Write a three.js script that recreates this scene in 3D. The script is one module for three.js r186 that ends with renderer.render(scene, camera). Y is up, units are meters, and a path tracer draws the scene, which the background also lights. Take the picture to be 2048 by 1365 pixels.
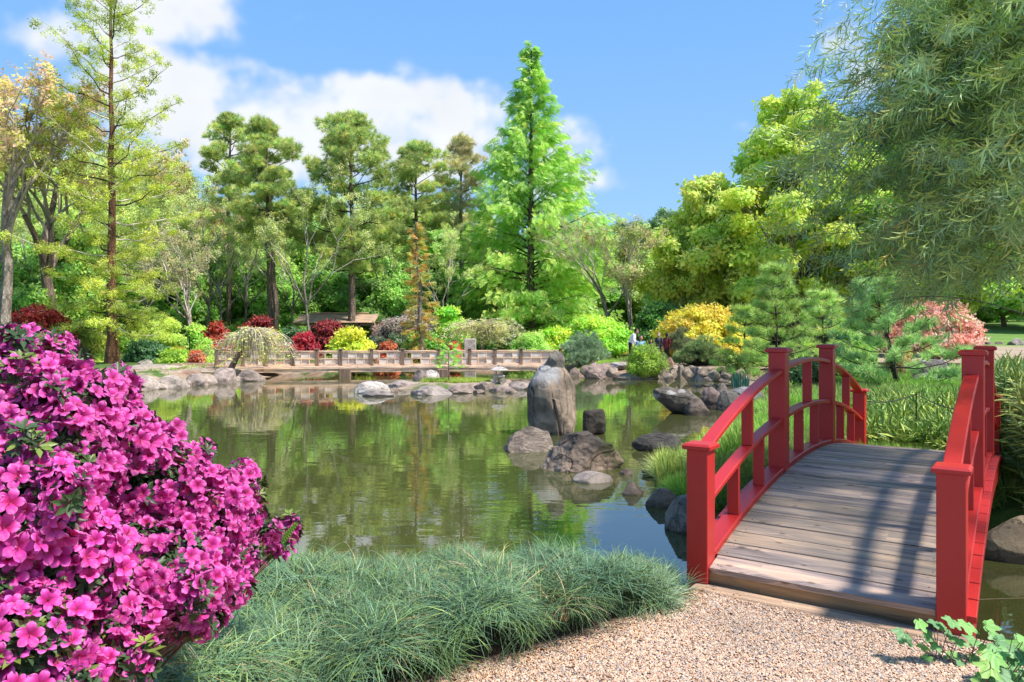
import * as THREE from 'three';
import { RoundedBoxGeometry } from 'three/addons/geometries/RoundedBoxGeometry.js';
import { mergeGeometries, mergeVertices, toCreasedNormals } from 'three/addons/utils/BufferGeometryUtils.js';

// ------------------------------------------------------------------ camera, sky, sun, exposure
const F = 1484, CX = 1024, HY = 663, EYE = 1.62, WATER = -0.38;   // focal length and horizon of the photograph in its own pixels
const scene = new THREE.Scene();
const camera = new THREE.PerspectiveCamera(2 * Math.atan(682.5 / F) * 180 / Math.PI, 2048 / 1365, 0.05, 600);
camera.position.set(0, EYE, 0);
camera.lookAt(0, EYE, -10);
camera.setViewOffset(2048, 1365, 0, 682.5 - HY, 2048, 1365);
const renderer = new THREE.WebGLRenderer({ antialias: true });
renderer.toneMapping = THREE.LinearToneMapping;
renderer.toneMappingExposure = 2.75;
renderer.shadowMap.enabled = true;

const SUN_AZ = 113 * Math.PI / 180, SUN_EL = 57 * Math.PI / 180;
const sunDir = new THREE.Vector3(Math.sin(SUN_AZ) * Math.cos(SUN_EL), Math.sin(SUN_EL), -Math.cos(SUN_AZ) * Math.cos(SUN_EL));
const sun = new THREE.DirectionalLight(new THREE.Color(1, 0.93, 0.88), 3.1);
sun.name = 'sun';
sun.position.copy(sunDir).multiplyScalar(120);
sun.castShadow = true; sun.shadow.radius = 9;
Object.assign(sun.shadow.camera, { left: -70, right: 70, top: 70, bottom: -70, near: 1, far: 320 });
sun.shadow.mapSize.set(4096, 4096);
scene.add(sun, sun.target);

// ------------------------------------------------------------------ numbers
function rng(seed) { let a = seed >>> 0; return () => { a = (a + 0x6d2b79f5) | 0; let t = Math.imul(a ^ (a >>> 15), 1 | a); t = (t + Math.imul(t ^ (t >>> 7), 61 | t)) ^ t; return ((t ^ (t >>> 14)) >>> 0) / 4294967296; }; }
const hash3 = (x, y, z) => { let h = Math.imul(x, 374761393) + Math.imul(y, 668265263) + Math.imul(z, 2147483647 ^ 0x5bd1e995); h = Math.imul(h ^ (h >>> 13), 1274126177); return ((h ^ (h >>> 16)) >>> 0) / 4294967296; };
const fade = (t) => t * t * t * (t * (t * 6 - 15) + 10), lerp = (a, b, t) => a + (b - a) * t, clamp = (v, a = 0, b = 1) => Math.min(b, Math.max(a, v));
const sstep = (a, b, x) => { const t = clamp((x - a) / (b - a)); return t * t * (3 - 2 * t); };
function noise3(x, y, z, per = 0) {                                  // value noise -1..1; per > 0 makes x and y periodic
  const xi = Math.floor(x), yi = Math.floor(y), zi = Math.floor(z), u = fade(x - xi), v = fade(y - yi), w = fade(z - zi);
  const m = per ? (k) => ((k % per) + per) % per : (k) => k;
  const x0 = m(xi), x1 = m(xi + 1), y0 = m(yi), y1 = m(yi + 1);
  return 2 * lerp(lerp(lerp(hash3(x0, y0, zi), hash3(x1, y0, zi), u), lerp(hash3(x0, y1, zi), hash3(x1, y1, zi), u), v), lerp(lerp(hash3(x0, y0, zi + 1), hash3(x1, y0, zi + 1), u), lerp(hash3(x0, y1, zi + 1), hash3(x1, y1, zi + 1), u), v), w) - 1;
}
function fbm(x, y, z, oct = 4, per = 0) { let s = 0, a = 0.5, n = 0; for (let i = 0; i < oct; i++) { s += a * noise3(x, y, z + i * 17, per); n += a; a *= 0.5; x *= 2; y *= 2; z *= 2; per *= 2; } return s / n; }
const V = (x, y, z) => new THREE.Vector3(x, y, z);
const gx = (px, d) => (px - CX) / F * d;                              // metres to the right of the axis
const py2h = (py, d) => EYE - (py - HY) / F * d;                      // height of what stands at distance d
const C = (r, g, b) => new THREE.Color().setRGB(r, g, b);

// ------------------------------------------------------------------ sky: blue air and fair-weather clouds
{
  const W = 2560, H = 1280, data = new Float32Array(W * H * 4);
  // soft cloud banks as (azimuth, elevation, half widths, weight) in degrees; those all round the horizon follow the same recipe
  const banks = [];
  const px2 = (px, py) => { const ax = Math.atan2(px - CX, F), el = Math.atan2(HY - py, Math.hypot(F, px - CX)); return [ax * 57.2958, el * 57.2958]; };
  const bank = (px, py, w, h, k) => { const [a, e] = px2(px, py); banks.push([a, e, w / F * 57.3, h / F * 57.3, k]); };
  bank(410, 205, 130, 62, 0.85); bank(590, 240, 150, 75, 1.05); bank(760, 250, 150, 70, 1); bank(900, 240, 100, 60, 1.0); bank(960, 215, 60, 55, 0.8);
  bank(500, 290, 220, 60, 0.85); bank(800, 320, 260, 50, 0.8); bank(1150, 290, 90, 70, 1.0); bank(1215, 370, 75, 38, 1.05); bank(1140, 350, 110, 60, 0.8);
  bank(350, 22, 150, 42, 0.95); bank(40, 50, 120, 50, 0.5); bank(830, 140, 70, 22, 0.55); bank(80, 330, 180, 90, 0.3); bank(1560, 330, 110, 70, 0.5); bank(1800, 120, 190, 110, 0.35);
  const rr = rng(77);
  for (let k = 0; k < 46; k++) { const a = 45 + rr() * 270; banks.push([a > 180 ? a - 360 : a, 6 + rr() * 30, 6 + rr() * 9, 2 + rr() * 4, 0.6 + rr() * 0.5]); }
  const ROWS = [];
  for (let row = 0; row < H; row++) {
    const el = (row + 0.5) / H * 180 - 90;
    for (let col = 0; col < W; col++) {
      const i = (row * W + col) * 4, e = Math.max(el, 0), t = Math.pow(1 - e / 90, 4.2), ROW = ROWS[row] ??= banks.filter(([, eb, , h]) => Math.abs(el - eb) < h * 2.01);
      let r = lerp(0.042, 0.185, t), g = lerp(0.142, 0.295, t), b = lerp(0.34, 0.42, t);
      if (el > -2) {
        const lon = (col + 0.5) / W * 2 * Math.PI - Math.PI, ce = Math.cos(el / 57.2958);
        const X = Math.cos(lon) * ce, Z = Math.sin(lon) * ce, Y = Math.sin(el / 57.2958), az = Math.atan2(X, -Z) * 57.2958;   // azimuth from the view direction, to the right
        let m = 0;
        for (const [a, eb, w, h, k] of ROW) { let da = az - a; if (da > 180) da -= 360; else if (da < -180) da += 360; const qx = da * ce / w, qy = (el - eb) / (el < eb ? h * 0.85 : h), q = qx * qx + qy * qy; if (q < 4) m = Math.max(m, k * (1 - q / 4) ** 1.3); }
        if (m > 0.02) {
          const n = fbm(X * 7, Y * 10, Z * 7, 6), n2 = fbm(X * 26 + 5, Y * 30, Z * 26, 4);
          let c = sstep(0.30, 0.86, m * 0.98 + n * 0.95 + n2 * 0.34 - 0.10);
          const shade = 0.90 + 0.10 * fbm(X * 12 + 3, Y * 16 + 0.2, Z * 12, 4);
          c *= 0.62 + 0.33 * sstep(-0.35, 0.35, n2 + n);
          r = lerp(r, 0.39 * shade, c); g = lerp(g, 0.40 * shade, c); b = lerp(b, 0.415 * shade, c);
        }
      }
      if (el < 0) { r = 0.30; g = 0.42; b = 0.5; }
      data[i] = r; data[i + 1] = g; data[i + 2] = b; data[i + 3] = 1;
    }
  }
  const sky = new THREE.DataTexture(data, W, H, THREE.RGBAFormat, THREE.FloatType);
  sky.mapping = THREE.EquirectangularReflectionMapping; sky.magFilter = sky.minFilter = THREE.LinearFilter; sky.needsUpdate = true;
  scene.background = sky; scene.environment = sky;
}

// ------------------------------------------------------------------ names, things and parts
const taken = new Map();
function numbered(n) { const k = taken.get(n) ?? 0; taken.set(n, k + 1); return k ? n + '_' + String(k).padStart(3, '0') : n; }
function shadows(o) { o.castShadow = true; o.receiveShadow = true; return o; }
function tag(o, label, category, group, kind) { if (label) o.userData.label = label; if (category) o.userData.category = category; if (group) o.userData.group = group; if (kind) o.userData.kind = kind; return o; }
function thing(name, label, category, x, y, d, turn = 0, group) { const g = new THREE.Group(); g.name = numbered(name); g.position.set(x, y, -d); g.rotation.y = turn; scene.add(g); return tag(g, label, category, group); }
function mesh(name, geo, mat, parent = scene) { const m = shadows(new THREE.Mesh(geo, mat)); m.name = parent === scene ? numbered(name) : name; if (/^(limbs|stems|hanging_twigs)$/.test(name)) m.userData.kind = 'stuff'; parent.add(m); return m; }
function copyOf(src, name, label, group) { const c = src.clone(); c.name = numbered(name); c.userData = { ...src.userData }; if (label) c.userData.label = label; if (group) c.userData.group = group; scene.add(c); return c; }
const struct = (name, geo, mat) => tag(mesh(name, geo, mat), null, null, null, 'structure');

// mesh builder: tapered tubes, leaves and boxes into one geometry
class MB {
  constructor() { this.p = []; this.i = []; this.u = []; this.c = []; this.col = null; }
  v(x, y, z, u = 0, w = 0) { this.p.push(x, y, z); this.u.push(u, w); if (this.col) this.c.push(...this.col); return this.p.length / 3 - 1; }
  tri(a, b, c) { this.i.push(a, b, c); }
  tube(pts, rads, sides = 5, capEnd = false) {
    const n = pts.length, T = V(), A = V(), B = V(); let len = 0, first = this.p.length / 3;
    T.subVectors(pts[1], pts[0]).normalize(); A.set(Math.abs(T.y) > 0.8 ? 1 : 0, Math.abs(T.y) > 0.8 ? 0 : 1, 0).cross(T).normalize();
    for (let k = 0; k < n; k++) {
      T.subVectors(pts[Math.min(k + 1, n - 1)], pts[Math.max(k - 1, 0)]).normalize(); A.addScaledVector(T, -A.dot(T)).normalize(); B.crossVectors(T, A);
      if (k) len += pts[k].distanceTo(pts[k - 1]);
      for (let s = 0; s <= sides; s++) { const a = s / sides * 2 * Math.PI, ca = Math.cos(a) * rads[k], sa = Math.sin(a) * rads[k]; this.v(pts[k].x + A.x * ca + B.x * sa, pts[k].y + A.y * ca + B.y * sa, pts[k].z + A.z * ca + B.z * sa, s / sides * 6.283 * rads[0], len); }
    }
    for (let k = 0; k < n - 1; k++) for (let s = 0; s < sides; s++) { const a = first + k * (sides + 1) + s, b = a + sides + 1; this.i.push(a, b, a + 1, a + 1, b, b + 1); }
    if (capEnd) { const c = this.v(pts[n - 1].x, pts[n - 1].y, pts[n - 1].z), a = first + (n - 1) * (sides + 1); for (let s = 0; s < sides; s++) this.i.push(a + s, c, a + s + 1); }
    return this;
  }
  leaf(base, dir, nrm, len, wid, fold = 0.15, droop = 0, mid = 0.42) {   // a folded pointed leaf of four triangles
    const s = V().crossVectors(dir, nrm).normalize(), n = V().crossVectors(s, dir);
    const at = (t, w, h) => this.v(base.x + dir.x * len * t + s.x * w + n.x * h, base.y + dir.y * len * t + s.y * w + n.y * h - droop * t * t * len, base.z + dir.z * len * t + s.z * w + n.z * h, t, w);
    const a = at(0, 0, 0), l = at(mid, -wid, fold * wid), m = at(mid, 0, -fold * wid), r = at(mid, wid, fold * wid), t = at(1, 0, 0);
    this.i.push(a, m, l, a, r, m, l, m, t, m, r, t); return this;
  }
  blade(base, dir, nrm, len, wid) { const s = V().crossVectors(dir, nrm).normalize(); const a = this.v(base.x - s.x * wid, base.y - s.y * wid, base.z - s.z * wid), b = this.v(base.x + s.x * wid, base.y + s.y * wid, base.z + s.z * wid), c = this.v(base.x + dir.x * len, base.y + dir.y * len, base.z + dir.z * len); this.i.push(a, b, c); return this; }
  rhomb(base, dir, nrm, len, wid) { const s = V().crossVectors(dir, nrm).normalize(); const q = (t, w) => this.v(base.x + dir.x * len * t + s.x * w, base.y + dir.y * len * t + s.y * w, base.z + dir.z * len * t + s.z * w); const a = q(0, 0), l = q(0.45, -wid), r = q(0.45, wid), t = q(1, 0); this.i.push(a, r, l, l, r, t); return this; }
  add(geo, m) { const g = geo.index ? geo : geo, P = g.attributes.position, U = g.attributes.uv, f = this.p.length / 3, q = V(); for (let k = 0; k < P.count; k++) { q.fromBufferAttribute(P, k); if (m) q.applyMatrix4(m); this.v(q.x, q.y, q.z, U ? U.getX(k) : 0, U ? U.getY(k) : 0); } if (g.index) for (const k of g.index.array) this.i.push(f + k); else for (let k = 0; k < P.count; k++) this.i.push(f + k); return this; }
  geo(crease) { let g = new THREE.BufferGeometry(); g.setAttribute('position', new THREE.Float32BufferAttribute(this.p, 3)); g.setAttribute('uv', new THREE.Float32BufferAttribute(this.u, 2)); if (this.c.length === this.p.length) g.setAttribute('color', new THREE.Float32BufferAttribute(this.c, 3)); g.setIndex(this.i); if (crease) g = toCreasedNormals(g, crease); else g.computeVertexNormals(); return g; }
  build(name, mat, parent, crease) { return mesh(name, this.geo(crease), mat, parent); }
}
function boxUV(g, s = 1, ou = 0, ov = 0, along = null) {              // uv in metres from the side a face looks to; along = the axis that u follows
  if (g.index) g = g.toNonIndexed();
  if (!g.attributes.normal) g.computeVertexNormals();
  const P = g.attributes.position, N = g.attributes.normal, u = new Float32Array(P.count * 2);
  for (let k = 0; k < P.count; k++) {
    const n = [Math.abs(N.getX(k)), Math.abs(N.getY(k)), Math.abs(N.getZ(k))], p = [P.getX(k), P.getY(k), P.getZ(k)], m = n[0] > n[1] ? (n[0] > n[2] ? 0 : 2) : (n[1] > n[2] ? 1 : 2);
    let [a, b] = [0, 1, 2].filter((q) => q !== m); if (b === along) [a, b] = [b, a];
    u[2 * k] = p[a] * s + ou; u[2 * k + 1] = p[b] * s + ov + m * 0.37;
  }
  g.setAttribute('uv', new THREE.BufferAttribute(u, 2)); return g;
}
const rbox = (w, h, d, r = 0.006) => new RoundedBoxGeometry(w, h, d, 1, Math.min(r, w * 0.45, h * 0.45, d * 0.45));
const moved = (g, x, y, z, ry = 0, rx = 0, rz = 0) => g.applyMatrix4(new THREE.Matrix4().compose(V(x, y, z), new THREE.Quaternion().setFromEuler(new THREE.Euler(rx, ry, rz)), V(1, 1, 1)));

// instanced leaves, needles, blades: rows of [x, y, z, nx, ny, nz, scale, r, g, b]
const UP = V(0, 1, 0), _q = new THREE.Quaternion(), _q2 = new THREE.Quaternion(), _n = V(), _m = new THREE.Matrix4(), _s = V(), _p = V();
const LEAF_GAIN = 2.5;
function scatter(name, geo, mat, rows, parent, rand, kind) {
  const im = new THREE.InstancedMesh(geo, mat, rows.length); im.name = parent ? name : numbered(name); const c = new THREE.Color(), leafy = mat === M.leaf || mat === M.needle;
  rows.forEach((r, k) => {
    _n.set(r[3], r[4], r[5]).normalize(); _q.setFromUnitVectors(UP, _n); _q2.setFromAxisAngle(UP, rand() * 6.283); _q.multiply(_q2);
    im.setMatrixAt(k, _m.compose(_p.set(r[0], r[1], r[2]), _q, _s.setScalar(r[6]))); const gn = leafy ? LEAF_GAIN : 1; im.setColorAt(k, c.setRGB(Math.min(0.85, r[7] * gn), Math.min(0.85, r[8] * gn), Math.min(0.85, r[9] * gn)));
  });
  shadows(im); (parent ?? scene).add(im); if (parent || kind) im.userData.kind = 'stuff'; return im;
}

// ------------------------------------------------------------------ textures and materials
function tex(w, h, fn, srgb = true, rep = 1) {
  const d = new Uint8Array(w * h * 4);
  for (let y = 0; y < h; y++) for (let x = 0; x < w; x++) { const c = fn(x / w, y / h), i = (y * w + x) * 4; for (let k = 0; k < 3; k++) { const v = clamp(Array.isArray(c) ? c[k] : c); d[i + k] = 255 * (srgb ? (v <= 0.0031308 ? v * 12.92 : 1.055 * v ** (1 / 2.4) - 0.055) : v); } d[i + 3] = 255; }
  const t = new THREE.DataTexture(d, w, h); t.wrapS = t.wrapT = THREE.RepeatWrapping; t.magFilter = THREE.LinearFilter; t.minFilter = THREE.LinearMipmapLinearFilter; t.generateMipmaps = true; t.colorSpace = srgb ? THREE.SRGBColorSpace : THREE.NoColorSpace; t.repeat.set(rep, rep); t.needsUpdate = true; return t;
}
// weathered timber: u runs along the grain (2 m per tile), v across (1 m per tile)
const knots = []; { const r = rng(5); for (let k = 0; k < 30; k++) knots.push([r(), r(), 0.006 + r() * 0.012, r()]); }
function grainAt(u, v) {
  let warp = 0, core = 0;
  for (const [ku, kv, kr] of knots) { let du = u - ku, dv = v - kv; du -= Math.round(du); dv -= Math.round(dv); const q = Math.hypot(du * 2 * 0.45, dv) / kr; if (q < 6) { warp += Math.exp(-q * q / 6) * kr * 2.2 * Math.sign(dv || 1); core = Math.max(core, 1 - q); } }
  const w = v + warp + 0.012 * fbm(u * 4, v * 4, 3, 3, 4);
  const fine = noise3(u * 8, w * 256, 1.5, 0) * 0.5 + noise3(u * 16, w * 128, 7.5, 0) * 0.5, broad = fbm(u * 3, w * 24, 2, 3, 0);
  return [fine, broad, clamp(core * 1.6)];
}
const GR = new Float32Array(1024 * 1024 * 3); for (let y = 0; y < 1024; y++) for (let x = 0; x < 1024; x++) GR.set(grainAt(x / 1024, y / 1024), (y * 1024 + x) * 3);
const grain = (u, v) => { const i = (Math.round(v * 1024) * 1024 + Math.round(u * 1024)) * 3; return [GR[i], GR[i + 1], GR[i + 2]]; };
const deckTex = tex(1024, 1024, (u, v) => { const [f, b, k] = grain(u, v), s = 0.28 + f * 0.11 + b * 0.20 + 0.05 * fbm(u * 4, v * 4, 9, 4, 4), warm = clamp(0.5 + b * 0.9 + 0.3 * fbm(u * 6, v * 6, 11, 3, 6)); return [lerp(s * 1.16, s * 1.44, warm) * (1 - 0.55 * k), lerp(s * 0.96, s * 1.02, warm) * (1 - 0.6 * k), lerp(s * 0.82, s * 0.66, warm) * (1 - 0.65 * k)]; });
const deckBump = tex(1024, 1024, (u, v) => { const [f, b, k] = grain(u, v); return 0.5 + f * 0.35 + b * 0.12 - k * 0.2; }, false);
for (const t of [deckTex, deckBump]) t.repeat.set(0.5, 1);
const barkTex = tex(512, 512, (u, v) => { const f = Math.abs(fbm(u * 24, v * 6, 4, 4, 6)), k = fbm(u * 6, v * 6, 2, 4, 6); const s = 0.35 + f * 0.9 + k * 0.35; return [s, s * 0.96, s * 0.92]; });
const barkBump = tex(512, 512, (u, v) => clamp(Math.abs(fbm(u * 24, v * 6, 4, 4, 6)) * 2), false);
const grainTex = tex(512, 512, (u, v) => { const s = 0.80 + 0.22 * fbm(u * 8, v * 8, 1, 5, 8) + 0.12 * noise3(u * 128, v * 128, 3, 128); return [s, s, s]; });
const stoneTex = tex(1024, 1024, (u, v) => { const a = fbm(u * 6, v * 6, 1, 6, 6), b = fbm(u * 10 + 0.3, v * 10, 8, 5, 10), sp = noise3(u * 256, v * 256, 3, 256); const s = 0.78 + 0.30 * a + 0.10 * sp, lich = sstep(0.18, 0.34, b), dk = sstep(0.22, 0.42, fbm(u * 5, v * 5, 21, 6, 5)); return [lerp(lerp(s, 0.95, lich * 0.45), 0.32, dk * 0.6), lerp(lerp(s * 0.98, 0.98, lich * 0.45), 0.32, dk * 0.6), lerp(lerp(s * 0.95, 0.92, lich * 0.45), 0.29, dk * 0.6)]; });
const stoneBump = tex(1024, 1024, (u, v) => 0.5 + 0.4 * fbm(u * 8, v * 8, 1, 7, 8) + 0.08 * noise3(u * 256, v * 256, 3, 256), false);
const rippleBump = tex(2048, 2048, (u, v) => 0.5 + 0.34 * fbm(u * 26, v * 64, 2, 3, 0) * (0.65 + 0.5 * fbm(u * 4, v * 6, 8, 3, 4)) + 0.14 * fbm(u * 9, v * 22, 5, 2, 0), false);
const std = (o) => new THREE.MeshStandardMaterial({ roughness: 0.85, ...o });
const leafMat = (r = 0.62, tr = 0.38) => new THREE.MeshPhysicalMaterial({ color: 0xffffff, roughness: r, transmission: tr, thickness: 0, side: THREE.DoubleSide, ior: 1.35 });
const M = {
  leaf: leafMat(0.75, 0.58), needle: leafMat(0.75, 0.42), gloss: leafMat(0.45, 0.22), grass: leafMat(0.55, 0.25),
  bark: std({ color: C(0.34, 0.255, 0.20), map: barkTex, bumpMap: barkBump, bumpScale: 0.03, roughness: 0.95 }),
  barkPale: std({ color: C(0.42, 0.37, 0.31), map: barkTex, bumpMap: barkBump, bumpScale: 0.015, roughness: 0.95 }),
  barkRed: std({ color: C(0.42, 0.20, 0.115), map: barkTex, bumpMap: barkBump, bumpScale: 0.03, roughness: 0.95 }),
  barkDark: std({ color: C(0.085, 0.066, 0.05), map: barkTex, roughness: 0.95 }),
  twig: std({ color: C(0.33, 0.29, 0.23), roughness: 0.95 }), twigPale: std({ color: C(0.52, 0.47, 0.40), roughness: 0.95 }),
  red: new THREE.MeshPhysicalMaterial({ color: C(0.43, 0.017, 0.014), roughness: 0.45, bumpMap: stoneBump, bumpScale: 0.0015, clearcoat: 0.12, clearcoatRoughness: 0.35 }),
  deck: std({ map: deckTex, bumpMap: deckBump, bumpScale: 0.004, roughness: 0.75 }),
  deckOld: std({ color: C(0.62, 0.50, 0.33), map: deckTex, bumpMap: deckBump, bumpScale: 0.004, roughness: 0.85 }),
  timber: std({ color: C(1.6, 1.5, 1.42), map: deckTex, bumpMap: deckBump, bumpScale: 0.004, roughness: 0.9 }),
  timberDark: std({ color: C(0.52, 0.45, 0.40), map: deckTex, bumpMap: deckBump, bumpScale: 0.004, roughness: 0.9 }),
};
// ------------------------------------------------------------------ land and water
// the pond's edge as (metres right, metres ahead)
const POND = [[-6, 5.8], [-4, 5.6], [-2.6, 5.4], [-1.2, 5.25], [0, 5.2], [0.7, 5.2], [1.35, 5.1], [2.0, 4.75], [2.65, 4.3], [3.4, 3.7], [4.6, 2.9], [6.5, 1.6], [9, 0.2], [10.5, 2.4], [7.6, 5.0], [5.7, 6.2], [4.75, 6.75], [4.2, 7.1], [3.16, 7.7], [2.1, 8.35], [1.85, 9.0], [2.3, 10.2], [2.9, 11.2], [3.45, 12.8], [4.3, 15.2], [5.2, 17.4], [6.2, 19.6], [7.3, 22], [8.6, 25], [8.9, 27.4], [8.4, 29.5], [7.0, 31.1], [3.8, 31.7], [2.6, 33.0], [2.9, 37], [0, 39.5], [-5, 40], [-9.2, 38], [-10.6, 34], [-10.6, 31.6], [-11.5, 29.2], [-12.2, 26.3], [-12.8, 23], [-13.4, 18], [-12, 12], [-9, 8]];
function sdPond(x, d) {
  let best = 1e9, inside = false;
  for (let i = 0, j = POND.length - 1; i < POND.length; j = i++) {
    const [ax, ad] = POND[j], [bx, bd] = POND[i], ex = bx - ax, ed = bd - ad, t = clamp(((x - ax) * ex + (d - ad) * ed) / (ex * ex + ed * ed));
    best = Math.min(best, (x - ax - ex * t) ** 2 + (d - ad - ed * t) ** 2);
    if ((ad > d) !== (bd > d) && x < (bx - ax) * (d - ad) / (bd - ad) + ax) inside = !inside;
  }
  return inside ? -Math.sqrt(best) : Math.sqrt(best);
}
const isle = (x, d) => Math.hypot((x + 2.3) / 2.9, (d - 26.8) / 1.5);
function landH(x, d) {
  let s = sdPond(x, d); s += 0.35 * fbm(x * 0.9, d * 0.9, 4, 2) * sstep(7, 14, d);
  const w = d < 7.2 ? 0.5 : lerp(0.8, 1.6, sstep(8, 20, d));
  let h = s < 0 ? WATER - 0.03 + Math.max(-1.1, s * 0.45) : lerp(WATER - 0.03, 0, sstep(-0.12 * w, w, s));
  if (d > 7 && s > 0) h += 0.03 * fbm(x * 1.6, d * 1.6, 2, 3) * sstep(0, 1, s);
  if (s > 0) { h += sstep(48, 100, d) * (2.6 + 1.5 * fbm(x * 0.03, d * 0.03, 5, 2)) + sstep(20, 26, d) * sstep(0, 2.2, s) * 0.10 + sstep(100, 260, d) * 6; h += 0.35 * sstep(0, 8, x - 2.2 - (d - 8) * 0.2) * sstep(8, 12, d) * sstep(26, 18, d) * 0.3; }
  const q = isle(x, d); if (q < 1.4) h = Math.max(h, lerp(-0.75, -0.20, sstep(1.35, 0.55, q)) + 0.05 * fbm(x * 2, d * 2, 9, 3));
  return h;
}
function landCol(x, d, s) {                                          // soil, mulch, moss and lawn where each lies
  const n = fbm(x * 0.8, d * 0.8, 3, 5), f = noise3(x * 7, d * 7, 1);
  const soil = [0.17, 0.115, 0.075], sand = [0.50, 0.385, 0.27], mulch = [0.33, 0.19, 0.12], green = [0.10, 0.19, 0.028], lawn = [0.16, 0.29, 0.04], leafy = [0.09, 0.10, 0.03];
  let c = soil;
  const mixc = (a, b, t) => a.map((v, k) => lerp(v, b[k], clamp(t)));
  if (d < 7.4 && x < 4 || d < 2) c = mixc(soil, mulch, 0.5 + n);
  else if (x > 1.5 + (d - 8) * 0.25 && d < 26) c = mixc(green, leafy, 0.4 + 1.4 * n);
  else {
    c = mixc(mulch, sand, 0.6 + 1.6 * n);
    if (d > 33) c = mixc(c, mixc(green, leafy, 0.5 + n), sstep(0.0, 0.25, n + sstep(33, 47, d) * 0.9 - 0.25));
    if (x < -11) c = mixc(c, green, sstep(0.05, 0.3, n + sstep(3.5, 7, s) - 0.3));
    const k = x / d;                                                 // the open ground on the right, behind the bridge
    if (k > 0.45 && d > 27) { c = sand; c = mixc(c, lawn, sstep(58, 61, d + 3 * n)); c = mixc(c, sand, sstep(66, 67.5, d) * sstep(71, 69, d) * 0); }
    if (d > 95) c = mixc(c, green, 0.8);
  }
  if (isle(x, d) < 1.3) c = mixc(sand, green, sstep(0.05, 0.3, n + 0.12));
  const g = 0.9 + 0.25 * f; return c.map((v) => v * g);
}
{
  const xs = [], ds = [];
  for (let x = -16; x <= 14; x += 0.16) xs.push(x); for (let k = 1; k <= 46; k++) { xs.push(14 + k * k * 0.085 + k * 0.16); xs.unshift(-16 - k * k * 0.085 - k * 0.16); }
  for (let d = -6; d < 2; d += 0.5) ds.push(d); for (let d = 2; d < 44; d += 0.16) ds.push(d); for (let k = 0; k < 60; k++) ds.push(44 + k * 0.3 + k * k * 0.07);
  const p = [], c = [], u = [], id = [], nx = xs.length;
  for (const d of ds) for (const x of xs) { const s = sdPond(x, d); p.push(x, landH(x, d), -d); c.push(...landCol(x, d, s)); u.push(x, d); }
  for (let j = 0; j < ds.length - 1; j++) for (let i = 0; i < nx - 1; i++) { const a = j * nx + i; id.push(a, a + 1, a + nx, a + 1, a + nx + 1, a + nx); }
  const g = new THREE.BufferGeometry(); g.setAttribute('position', new THREE.Float32BufferAttribute(p, 3)); g.setAttribute('color', new THREE.Float32BufferAttribute(c, 3)); g.setAttribute('uv', new THREE.Float32BufferAttribute(u, 2)); g.setIndex(id); g.computeVertexNormals();
  struct('ground', g, std({ vertexColors: true, map: grainTex, bumpMap: stoneBump, bumpScale: 0.05, roughness: 1 }));
}
{
  const g = new THREE.PlaneGeometry(60, 60); g.rotateX(-Math.PI / 2); g.translate(0, WATER, -26);
  const uv = g.attributes.uv; for (let k = 0; k < uv.count; k++) uv.setXY(k, uv.getX(k) * 5.5, uv.getY(k) * 5.5);
  struct('pond_water', g, new THREE.MeshPhysicalMaterial({ color: C(0.055, 0.060, 0.019), roughness: 0.02, ior: 2.7, bumpMap: rippleBump, bumpScale: 0.0027 }));
}
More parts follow.
